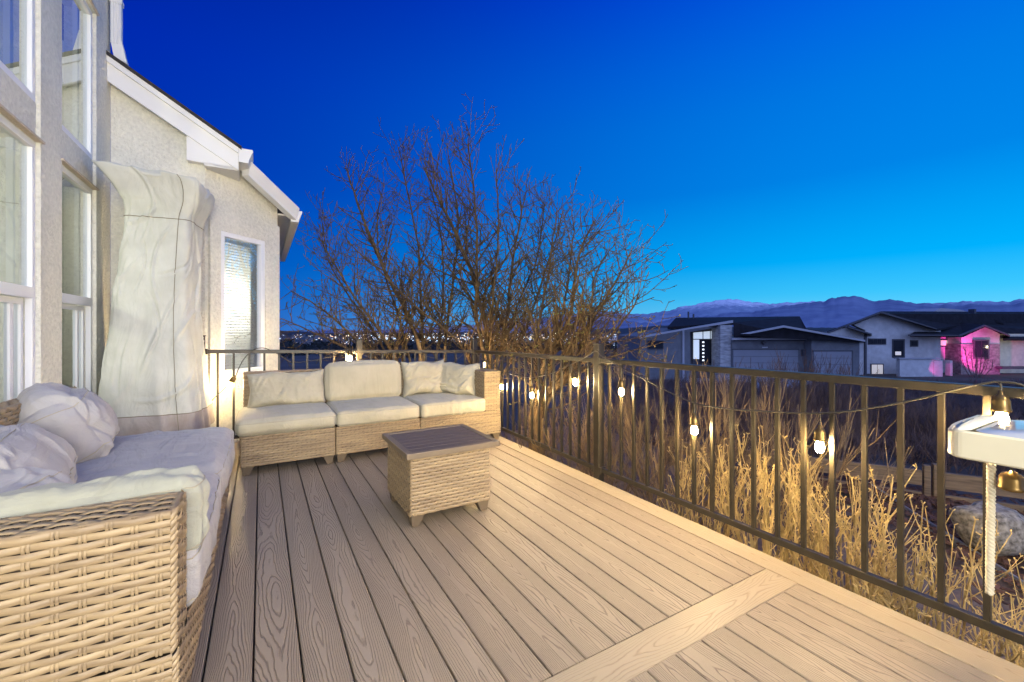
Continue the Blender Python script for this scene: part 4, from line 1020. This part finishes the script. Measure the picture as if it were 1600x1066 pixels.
def mount_mat(name, lo, hi, snow, z0, z1):
    m, nt, b = newmat(name); gi = N(nt, 'ShaderNodeNewGeometry'); sp = N(nt, 'ShaderNodeSeparateXYZ'); nt.links.new(gi.outputs['Position'], sp.inputs[0])
    n1 = N(nt, 'ShaderNodeTexNoise'); n1.inputs['Scale'].default_value = .0016; n1.inputs['Detail'].default_value = 10; n1.inputs['Roughness'].default_value = .62; nt.links.new(gi.outputs['Position'], n1.inputs['Vector'])
    c = ramp(nt, n1.outputs[0], [(.35, lo), (.65, hi)])
    h = mth(nt, 'DIVIDE', mth(nt, 'SUBTRACT', sp.outputs[2], z0), z1-z0, clamp=True)
    n2 = N(nt, 'ShaderNodeTexNoise'); n2.inputs['Scale'].default_value = .004; n2.inputs['Detail'].default_value = 10; n2.inputs['Roughness'].default_value = .7; nt.links.new(gi.outputs['Position'], n2.inputs['Vector'])
    sn = mth(nt, 'MULTIPLY', mth(nt, 'SUBTRACT', mth(nt, 'ADD', mth(nt, 'MULTIPLY', n2.outputs[0], 1.3), h), 1.12), 3.2, clamp=True)
    mx = N(nt, 'ShaderNodeMix', data_type='RGBA'); nt.links.new(sn, mx.inputs[0]); nt.links.new(c, mx.inputs[6]); mx.inputs[7].default_value = snow
    nt.links.new(mx.outputs[2], b.inputs['Base Color']); b.inputs['Roughness'].default_value = 1; b.inputs['Specular IOR Level'].default_value = 0
    return m
M['mt_back'] = mount_mat('haze_tinted_far_rock', (.19, .25, .36, 1), (.29, .36, .48, 1), (.66, .70, .78, 1), 350, 1150)  # blue of the distance haze is painted into the rock colours
M['mt_front'] = mount_mat('haze_tinted_near_rock', (.13, .17, .27, 1), (.21, .26, .38, 1), (.42, .44, .52, 1), 480, 1500)  # nearer range, haze tint also mixed into its base colour
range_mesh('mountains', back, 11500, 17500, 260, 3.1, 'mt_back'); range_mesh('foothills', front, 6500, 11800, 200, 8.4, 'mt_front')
range_mesh('dark_hills', [(100, 518), (430, 517), (470, 518), (520, 522), (700, 523), (850, 520), (950, 514), (1060, 508), (1200, 512), (1600, 514), (2300, 512)], 4200, 6200, 40, 1.7, 'valley')
# ------------------------------------------------------------------ neighbouring houses
M['grey_siding'] = stucco_mat('grey_siding', (.16, .165, .175), .2, 3)
M['grey_door'] = mat('grey_garage_door', (.215, .22, .24), .6, .05, 1)
M['white_stucco'] = stucco_mat('white_neighbour_stucco', (.55, .54, .52), .2, 3)
M['beige_stucco'] = stucco_mat('beige_neighbour_stucco', (.62, .57, .44), .2, 3)
M['n_roof'] = mat('dark_neighbour_shingle', (.016, .015, .018), .95, .35, 3, spec=.2)
M['n_trim'] = mat('grey_metal_trim', (.34, .34, .36), .5, .05, 2)
M['dark_trim'] = mat('dark_window_trim', (.06, .06, .068), .6)
M['stack_stone'] = mat('stacked_stone', (.50, .49, .47), .9, .0, 2.2, .8, 5, col2=(.20, .20, .20), stretch=(1, 1, 5))
M['brick_stone'] = mat('veneer_stone', (.33, .29, .28), .9, .0, 3.5, .6, 6, col2=(.12, .10, .10), stretch=(1, 1, 1.6))
M['dark_glass'] = mat('dark_window_glass', (.02, .022, .028), .08, .1, 1)
M['lit_white'] = emit('lit_entry_glass', (.72, .84, .95), .62)
M['lit_dot'] = emit('lit_door_light', (.9, .95, 1), 1.5)
M['lit_dim'] = emit('dim_lit_window', (.95, .85, .7), .35)
class HB:
    """a house built on sight-line measurements; every piece keeps a real depth"""
    def __init__(s, root, Y): s.r = root; s.o = root.location.copy(); s.Y = Y
    def pt(s, x, y, Y): return P(x, y, Y)-s.o
    def slab(s, name, m, poly, Y, t, parent=None, mb=None, build=True):
        mb = mb or MB(); mb.prism([s.pt(x, y, Y) for x, y in poly][::-1], [s.pt(x, y, Y)+Vector((0, t, 0)) for x, y in poly][::-1])
        return mb.build(name, m, parent or s.r) if build else mb
    def rect(s, name, m, x0, x1, y0, y1, Y, t, parent=None): return s.slab(name, m, [(x0, y1), (x1, y1), (x1, y0), (x0, y0)], Y, t, parent)
    def roof(s, name, m, pts, t=.18, parent=None):
        v = [s.pt(*p) for p in pts]; mb = MB(); mb.prism(v, [p-Vector((0, 0, t)) for p in v]); return mb.build(name, m, parent or s.r)
    def window(s, x0, x1, y0, y1, Y, trim='dark_trim', glass='dark_glass', bars=1, tw=1.2, blind=False):
        o = s.rect('window', trim, x0, x1, y0, y1, Y-.06, .10)
        n = bars; wd = (x1-x0-2*tw-(n-1)*.7)/n
        mb = MB()
        for k in range(n):
            a = x0+tw+k*(wd+.7); mb.prism([s.pt(x, y, Y-.085) for x, y in ((a, y0+tw), (a+wd, y0+tw), (a+wd, y1-tw), (a, y1-tw))], [s.pt(x, y, Y-.061) for x, y in ((a, y0+tw), (a+wd, y0+tw), (a+wd, y1-tw), (a, y1-tw))])
        mb.build('pane', glass, o); return o
def base_of(x, Y): p = P(x, 580, Y); return Vector((p.x, p.y, gz(p.x, p.y)))
h1 = HB(thing('neighbour_house', 'dark grey modern house with lit glass entry and two wide garage doors', 'house', base_of(1200, 32)), 32)
Bt = 600
h1.slab('wall', 'grey_siding', [(1000, Bt), (1078, Bt), (1078, 512.5), (1000, 526)], 32, 7)
h1.slab('wall', 'grey_siding', [(1078, 519), (1126, 511), (1126, 505), (1078, 513)], 32, 1.5)
h1.rect('wall', 'grey_siding', 1075, 1130, 508, Bt, 33.3, 5)
h1.rect('wall', 'grey_siding', 1144.2, 1268, 529, Bt, 31.2, 6)
h1.slab('wall', 'grey_siding', [(1268, Bt), (1343, Bt), (1343, 532), (1268, 517)], 30.4, 6.5)
h1.slab('wall', 'grey_siding', [(1226, 512.5), (1267.8, 518), (1267.8, 528), (1232, 528)], 31.0, 5)
h1.rect('stone_column', 'stack_stone', 1125.6, 1144, 508, Bt, 31.4, 1.4)
e = h1.rect('entry', 'dark_trim', 1082, 1124, 517, 572, 33.15, .14)
h1.slab('transom', 'lit_white', [(1084, 529.5), (1122, 529.5), (1122, 516.5), (1084, 520)], 33.05, .09, e)
for a in (1098, 1109.5): h1.rect('glazing_bar', 'dark_trim', a, a+1, 516.5, 529.6, 33.02, .03, e)
h1.rect('sidelight', 'lit_white', 1084, 1092.5, 531, 561, 33.05, .09, e); h1.rect('sidelight', 'lit_white', 1113.8, 1122, 531, 561, 33.05, .09, e)
d = h1.rect('door', 'dark_glass', 1094, 1112.5, 531, 568, 33.02, .12, e)
for y in (533.8, 539.5, 545.2, 550.9, 556.6, 562): h1.rect('door_light', 'lit_dot', 1097.6, 1100.4, y, y+2.2, 32.99, .03, d)
h1.rect('garage_door', 'grey_door', 1146, 1247, 547, Bt, 31.12, .07); h1.rect('garage_door', 'grey_door', 1272, 1331, 549.5, Bt, 30.32, .07)
lt = MB()
for x0, x1, y0, Y in ((1146, 1247, 547, 31.1), (1272, 1331, 549.5, 30.3)):
    for y in (y0+10, y0+20, y0+30): h1.slab('', '', [(x0, y+.35), (x1, y+.35), (x1, y), (x0, y)], Y, .015, mb=lt, build=False)
lt.build('door_joints', 'dark_trim', h1.r)
for x0, x1, y, Y in ((1144.3, 1248.5, 545.3, 31.1), (1270.5, 1332.5, 547.6, 30.3)): h1.rect('door_head', 'dark_trim', x0, x1, y, y+1.6, Y, .09)
h1.rect('garage_jamb', 'dark_trim', 1331.2, 1333, 548, Bt, 30.3, .09)
h1.roof('roof', 'n_roof', [(1043, 511, 33), (1146, 504, 31.4), (1146, 529, 31.0), (1262, 529, 31.0), (1259.5, 512.5, 34), (1249.5, 494.4, 39), (1056, 496.5, 39)])
h1.roof('roof', 'n_roof', [(1159, 521.5, 30.2), (1225, 508.7, 30.0), (1352, 532, 29.9), (1352, 531, 37), (1225, 507.5, 37), (1159, 520, 36)], .16)
h1.slab('eave_fascia', 'n_trim', [(1000, 529), (1000, 525.5), (1145.5, 500.5), (1145.5, 504.5), (1077, 514.5)], 31.35, .2)
h1.rect('eave_fascia', 'n_trim', 1144.2, 1285.6, 528, 531.6, 30.9, .25)
h1.slab('eave_fascia', 'n_trim', [(1158, 521.8), (1225, 508.6), (1352, 531.3), (1352, 534.2), (1225, 511.8), (1172, 521.8)], 29.75, .12)
h1.rect('downspout', 'n_trim', 1066.5, 1069.5, 514, Bt, 31.9, .08); h1.rect('downspout', 'n_trim', 1266.5, 1269, 532, Bt, 31.0, .15)
for x, y0 in ((1076, 487), (1084, 490.5)): h1.rect('roof_vent', 'dark_trim', x-1, x+1, y0, 499, 37.5, .1)
lp_ = h1.slab('wall_lamp', 'dark_trim', [(1193.8, 539), (1195.4, 539), (1195.5, 536.6), (1198, 536.4), (1196.6, 534.6), (1194.6, 533.8), (1192.6, 534.6), (1191.6, 536.4), (1193.7, 536.6)], 30.95, .2)
h1.rect('wall_lamp', 'dark_trim', 1254.5, 1258.5, 546.5, 556, 31.0, .18)
nb = MB()
for k, sg in enumerate(('1', '5', '6', '6', '9')):      # small raised street number, too small to read in the photo
    x = 1190.4+k*1.95; seg = {'1': [(.8, 1.3, 0, 1)], '5': [(0, 1.5, 0, .22), (0, .45, 0, .5), (0, 1.5, .42, .62), (1.05, 1.5, .5, 1), (0, 1.5, .8, 1)], '6': [(0, .45, 0, 1), (0, 1.5, 0, .2), (0, 1.5, .42, .62), (1.05, 1.5, .5, 1), (0, 1.5, .8, 1)], '9': [(1.05, 1.5, 0, 1), (0, 1.5, 0, .2), (0, 1.5, .42, .62), (0, .45, 0, .5), (0, 1.5, .8, 1)]}[sg]
    for a, b, c, dd in seg: h1.slab('', '', [(x+a, 542+dd*2), (x+b, 542+dd*2), (x+b, 542+c*2), (x+a, 542+c*2)], 31.17, .03, mb=nb, build=False)
M['num'] = mat('pale_numeral', (.75, .75, .75), .5); nb.build('street_number', 'num', h1.r)
h1.window(1012, 1037, 532, 546, 31.98, bars=1)

h2 = HB(thing('neighbour_house', 'white stucco house with dark roof, its entry gable lit pink', 'house', base_of(1450, 37)), 37)
h2.slab('wall', 'white_stucco', [(1352, 605), (1470, 605), (1470, 514), (1464, 513.5), (1377, 490), (1334, 508), (1352, 516)], 36, .4)
h2.slab('wall', 'white_stucco', [(1298, 606), (1351.8, 606), (1351.8, 520), (1325, 511), (1296, 519)], 35.2, .4)
h2.rect('wall', 'white_stucco', 1432, 1506, 520, 596, 36.6, 7)
h2.slab('wall', 'white_stucco', [(1502, 541), (1562, 541), (1562, 522), (1539, 509.5), (1502, 524)], 35.4, 6)
h2.rect('stone_base', 'brick_stone', 1501.6, 1562.4, 537.5, 592, 35.3, 6)
h2.rect('wall', 'beige_stucco', 1562.5, 1760, 522, 592, 36.3, 6)
h2.slab('wall', 'white_stucco', [(1488, 508), (1556, 508), (1556, 504), (1533, 494), (1488, 507)], 40, 4)
h2.rect('parapet', 'white_stucco', 1406, 1459.4, 561, 600, 33.8, .3); h2.rect('parapet', 'white_stucco', 1459.5, 1473, 563.5, 600, 33.75, .9)
h2.rect('parapet', 'white_stucco', 1484.5, 1488.5, 563.5, 596, 34.3, .4); h2.rect('parapet_cap', 'n_trim', 1405, 1474, 559.8, 561.2, 33.7, .5)
h2.roof('roof', 'n_roof', [(1377, 486.5, 35.2), (1464, 514, 35.2), (1504, 507, 38), (1600, 528, 36.5), (1800, 528, 36.5), (1800, 488, 48), (1377, 486.5, 48)])
h2.roof('roof', 'n_roof', [(1291.5, 518.5, 35.3), (1377, 486.5, 35.2), (1377, 486.5, 48), (1291.5, 518.5, 48)])
h2.roof('roof', 'n_roof', [(1325, 509.5, 34.4), (1362, 521.5, 34.4), (1362, 521.5, 37), (1325, 508.5, 37)])
h2.roof('roof', 'n_roof', [(1421.5, 523, 34.6), (1505, 523.5, 34.6), (1539, 508, 34.8), (1500, 504, 38.5), (1437, 514, 37.5)])
h2.roof('roof', 'n_roof', [(1499.5, 524.2, 34.6), (1539, 508, 34.5), (1539, 508, 40), (1499.5, 524, 40)])
h2.roof('roof', 'n_roof', [(1539, 508, 34.5), (1578, 523.5, 34.6), (1578, 523.5, 40), (1539, 508, 40)])
h2.roof('roof', 'n_roof', [(1489, 507.5, 39.5), (1533, 491.7, 39.4), (1533, 491.7, 45), (1489, 507.5, 45)]); h2.roof('roof', 'n_roof', [(1533, 491.7, 39.4), (1568, 504.5, 39.5), (1568, 504.5, 45), (1533, 491.7, 45)])
h2.roof('roof', 'n_roof', [(1567, 529, 35.6), (1800, 529, 35.6), (1800, 519, 38), (1572, 519, 38)])
h2.slab('back_gable', 'n_trim', [(1455, 489), (1518, 489), (1500, 484), (1470, 481.5)], 50, 3)
for pl, Y in (([(1291, 520.5), (1325, 507), (1377, 486.5), (1421, 500), (1464, 513.5), (1464, 515), (1377, 489.3), (1325, 509.5), (1291, 522.5)], 35.1), ([(1325, 509.6), (1362, 521.2), (1362, 523.6), (1325, 512.2)], 34.3), ([(1499, 524.2), (1539, 507.6), (1578.5, 523.4), (1578.5, 525.4), (1539, 510.2), (1499, 526.4)], 34.45), ([(1421, 522.8), (1500, 523.6), (1500, 525.2), (1421, 524.8)], 34.5)): h2.slab('fascia', 'dark_trim', pl, Y, .12)
h2.window(1357, 1385, 529, 538.5, 36, bars=4); h2.window(1394.6, 1414, 530, 559, 36, bars=1, tw=2); h2.rect('lit_room', 'lit_dim', 1399, 1408, 549.5, 555, 35.9, .01); h2.window(1422.7, 1435, 531.7, 542, 36, tw=1.6)
h2.window(1458.6, 1489.6, 530, 542, 36.6, tw=2, glass='lit_dim'); h2.window(1360.7, 1381, 568.5, 590, 36, bars=2, glass='lit_dim', tw=1.5); h2.window(1521.5, 1546, 530.7, 561, 35.3, bars=2, tw=2.4); h2.window(1517.5, 1537.5, 499.5, 507, 40, bars=2)
h2.rect('door', 'dark_trim', 1491.5, 1501.5, 537.5, 592, 36.5, .09); h2.rect('chimney', 'dark_trim', 1522.5, 1525.5, 483, 495, 44, .6)
h2.slab('wall_lamp', 'dark_trim', [(1448, 549), (1453.5, 549), (1452, 545.5), (1449.5, 545.5)], 36.4, .25); h2.rect('downspout', 'dark_trim', 1351.5, 1354.5, 522, 600, 35.1, .1)
h2.rect('bench', 'dark_trim', 1566, 1640, 573, 577, 34.8, .5)

# driveway in front of the entry
tag(MB().prism([Vector((p.x, p.y, gz(p.x, p.y)+.06)) for p in (P(1060, 580, 25), P(1180, 580, 25), P(1345, 580, 30.2), P(1060, 580, 32.9))], [Vector((p.x, p.y, gz(p.x, p.y)-.1)) for p in (P(1060, 580, 25), P(1180, 580, 25), P(1345, 580, 30.2), P(1060, 580, 32.9))]).build('driveway', 'n_trim'), kind='structure')
# sapling by the pink gable
sp_ = shrub_mesh(61, 2.6, 1.1, 16, .022, 4, False).build('shrub', 'dark_stem'); q = P(1525, 585, 33); sp_.location = (q.x, q.y, gz(q.x, q.y)); tag(sp_, 'bare sapling in front of the pink-lit gable', 'shrub')

# ------------------------------------------------------------------ lights, sky, camera
def light(name, kind, loc, energy, col, **k):
    l = bpy.data.lights.new(name, kind); l.energy = energy; l.color = col
    for a, b in k.items(): setattr(l, a, b)
    o = bpy.data.objects.new(name, l); C.objects.link(o); o.location = loc; return o
def aim(o, t): o.rotation_euler = (Vector(t)-o.location).to_track_quat('-Z', 'Y').to_euler()
porch = light('porch_lamp', 'AREA', W(2.0, -1.5, 2.7), 75, (1, .86, .56), shape='DISK', size=.35); aim(porch, W(.9, 3.2, .2))
room = light('room_lamp', 'POINT', W(-3.2, 3.0, 2.3), 220, (1, .95, .78), shadow_soft_size=.2)
door = light('patio_door_light', 'AREA', W(-.3, -2.9, 1.7), 330, (1, .95, .80), shape='RECTANGLE', size=1.6, size_y=1.8); aim(door, W(-.4, 3, .9))
light('bay_fill_light', 'POINT', W(-.5, 6.4, 1.5), 85, (1, .97, .9), shadow_soft_size=.15)  # unseen fill light added behind the bay blinds to brighten them
def flood(p, t, e, ang): 
    o = light('pink_flood', 'SPOT', p, e, (1, .06, .50), shadow_soft_size=.08); o.data.spot_size = math.radians(ang); o.data.spot_blend = .35; aim(o, t)
flood(P(1531, 566, 33.7), P(1532, 542, 35.4), 800, 105); flood(P(1466, 582, 32.9), P(1466, 575, 33.7), 40, 70); flood(P(1487, 580, 33.4), P(1487, 578, 34.3), 30, 50)
light('yard_lamp', 'POINT', P(1620, 545, 33.5), 60, (1, .85, .55), shadow_soft_size=.1)

wld = bpy.data.worlds.new('World'); bpy.context.scene.world = wld; wld.use_nodes = True; nt = wld.node_tree; nt.nodes.clear()
out = N(nt, 'ShaderNodeOutputWorld'); bg = N(nt, 'ShaderNodeBackground'); nt.links.new(bg.outputs[0], out.inputs[0])
tc = N(nt, 'ShaderNodeTexCoord'); sp = N(nt, 'ShaderNodeSeparateXYZ'); nt.links.new(tc.outputs['Generated'], sp.inputs[0])
el = mth(nt, 'DIVIDE', mth(nt, 'ARCSINE', sp.outputs[2]), math.pi/2, clamp=True)
hyp = mth(nt, 'SQRT', mth(nt, 'ADD', mth(nt, 'MULTIPLY', sp.outputs[0], sp.outputs[0]), mth(nt, 'MULTIPLY', sp.outputs[1], sp.outputs[1])))
az0 = math.radians(52)
dot = mth(nt, 'DIVIDE', mth(nt, 'ADD', mth(nt, 'MULTIPLY', sp.outputs[0], math.sin(az0)), mth(nt, 'MULTIPLY', sp.outputs[1], math.cos(az0))), mth(nt, 'MAXIMUM', hyp, .001))
azf = mth(nt, 'DIVIDE', mth(nt, 'ADD', dot, .35), 1.35, clamp=True)
azf = mth(nt, 'POWER', azf, 2.0)
glow = ramp(nt, el, [(0, s2l(125, 222, 255)), (.045, s2l(60, 200, 255)), (.085, s2l(0, 178, 254)), (.183, s2l(0, 134, 234)), (.27, s2l(0, 122, 230)), (.33, s2l(0, 108, 228)), (.42, s2l(0, 76, 222)), (1, s2l(0, 40, 130))])
dark = ramp(nt, el, [(0, s2l(0, 76, 190)), (.08, s2l(0, 65, 183)), (.2, s2l(0, 44, 176)), (.31, s2l(0, 35, 173)), (.41, s2l(0, 28, 155)), (1, s2l(0, 18, 100))])
mx = N(nt, 'ShaderNodeMix', data_type='RGBA'); nt.links.new(azf, mx.inputs[0]); nt.links.new(dark, mx.inputs[6]); nt.links.new(glow, mx.inputs[7])
bk = mth(nt, 'MULTIPLY', mth(nt, 'SUBTRACT', mth(nt, 'MULTIPLY', sp.outputs[1], -1.0), -.05), 1.6, clamp=True)
zen = mth(nt, 'MULTIPLY', mth(nt, 'SUBTRACT', sp.outputs[2], .68), 3.5, clamp=True)
east = N(nt, 'ShaderNodeMix', data_type='RGBA'); nt.links.new(mth(nt, 'MAXIMUM', bk, mth(nt, 'MULTIPLY', zen, .5)), east.inputs[0]); nt.links.new(mx.outputs[2], east.inputs[6]); east.inputs[7].default_value = (.50, .72, 1.65, 1)
nt.links.new(east.outputs[2], bg.inputs[0]); bg.inputs[1].default_value = 1.0

cam = bpy.data.cameras.new('camera'); co = bpy.data.objects.new('camera', cam); C.objects.link(co); co.location = (0, 0, CAMZ); co.rotation_euler = (math.pi/2, 0, 0)
cam.sensor_width = 36; cam.lens = 36*F/1600; cam.shift_y = -(533-HY)/1600; cam.clip_start = .05; cam.clip_end = 60000
sc = bpy.context.scene; sc.camera = co
vs_ = sc.view_settings; vs_.view_transform = 'Standard'; vs_.look = 'None'; vs_.exposure = 0; vs_.gamma = 1
sc.render.engine = 'CYCLES'; sc.cycles.use_denoising = True; sc.cycles.max_bounces = 6; sc.cycles.diffuse_bounces = 3; sc.cycles.glossy_bounces = 3; sc.cycles.transparent_max_bounces = 8
sc.cycles.sample_clamp_indirect = 4; sc.cycles.use_light_tree = True
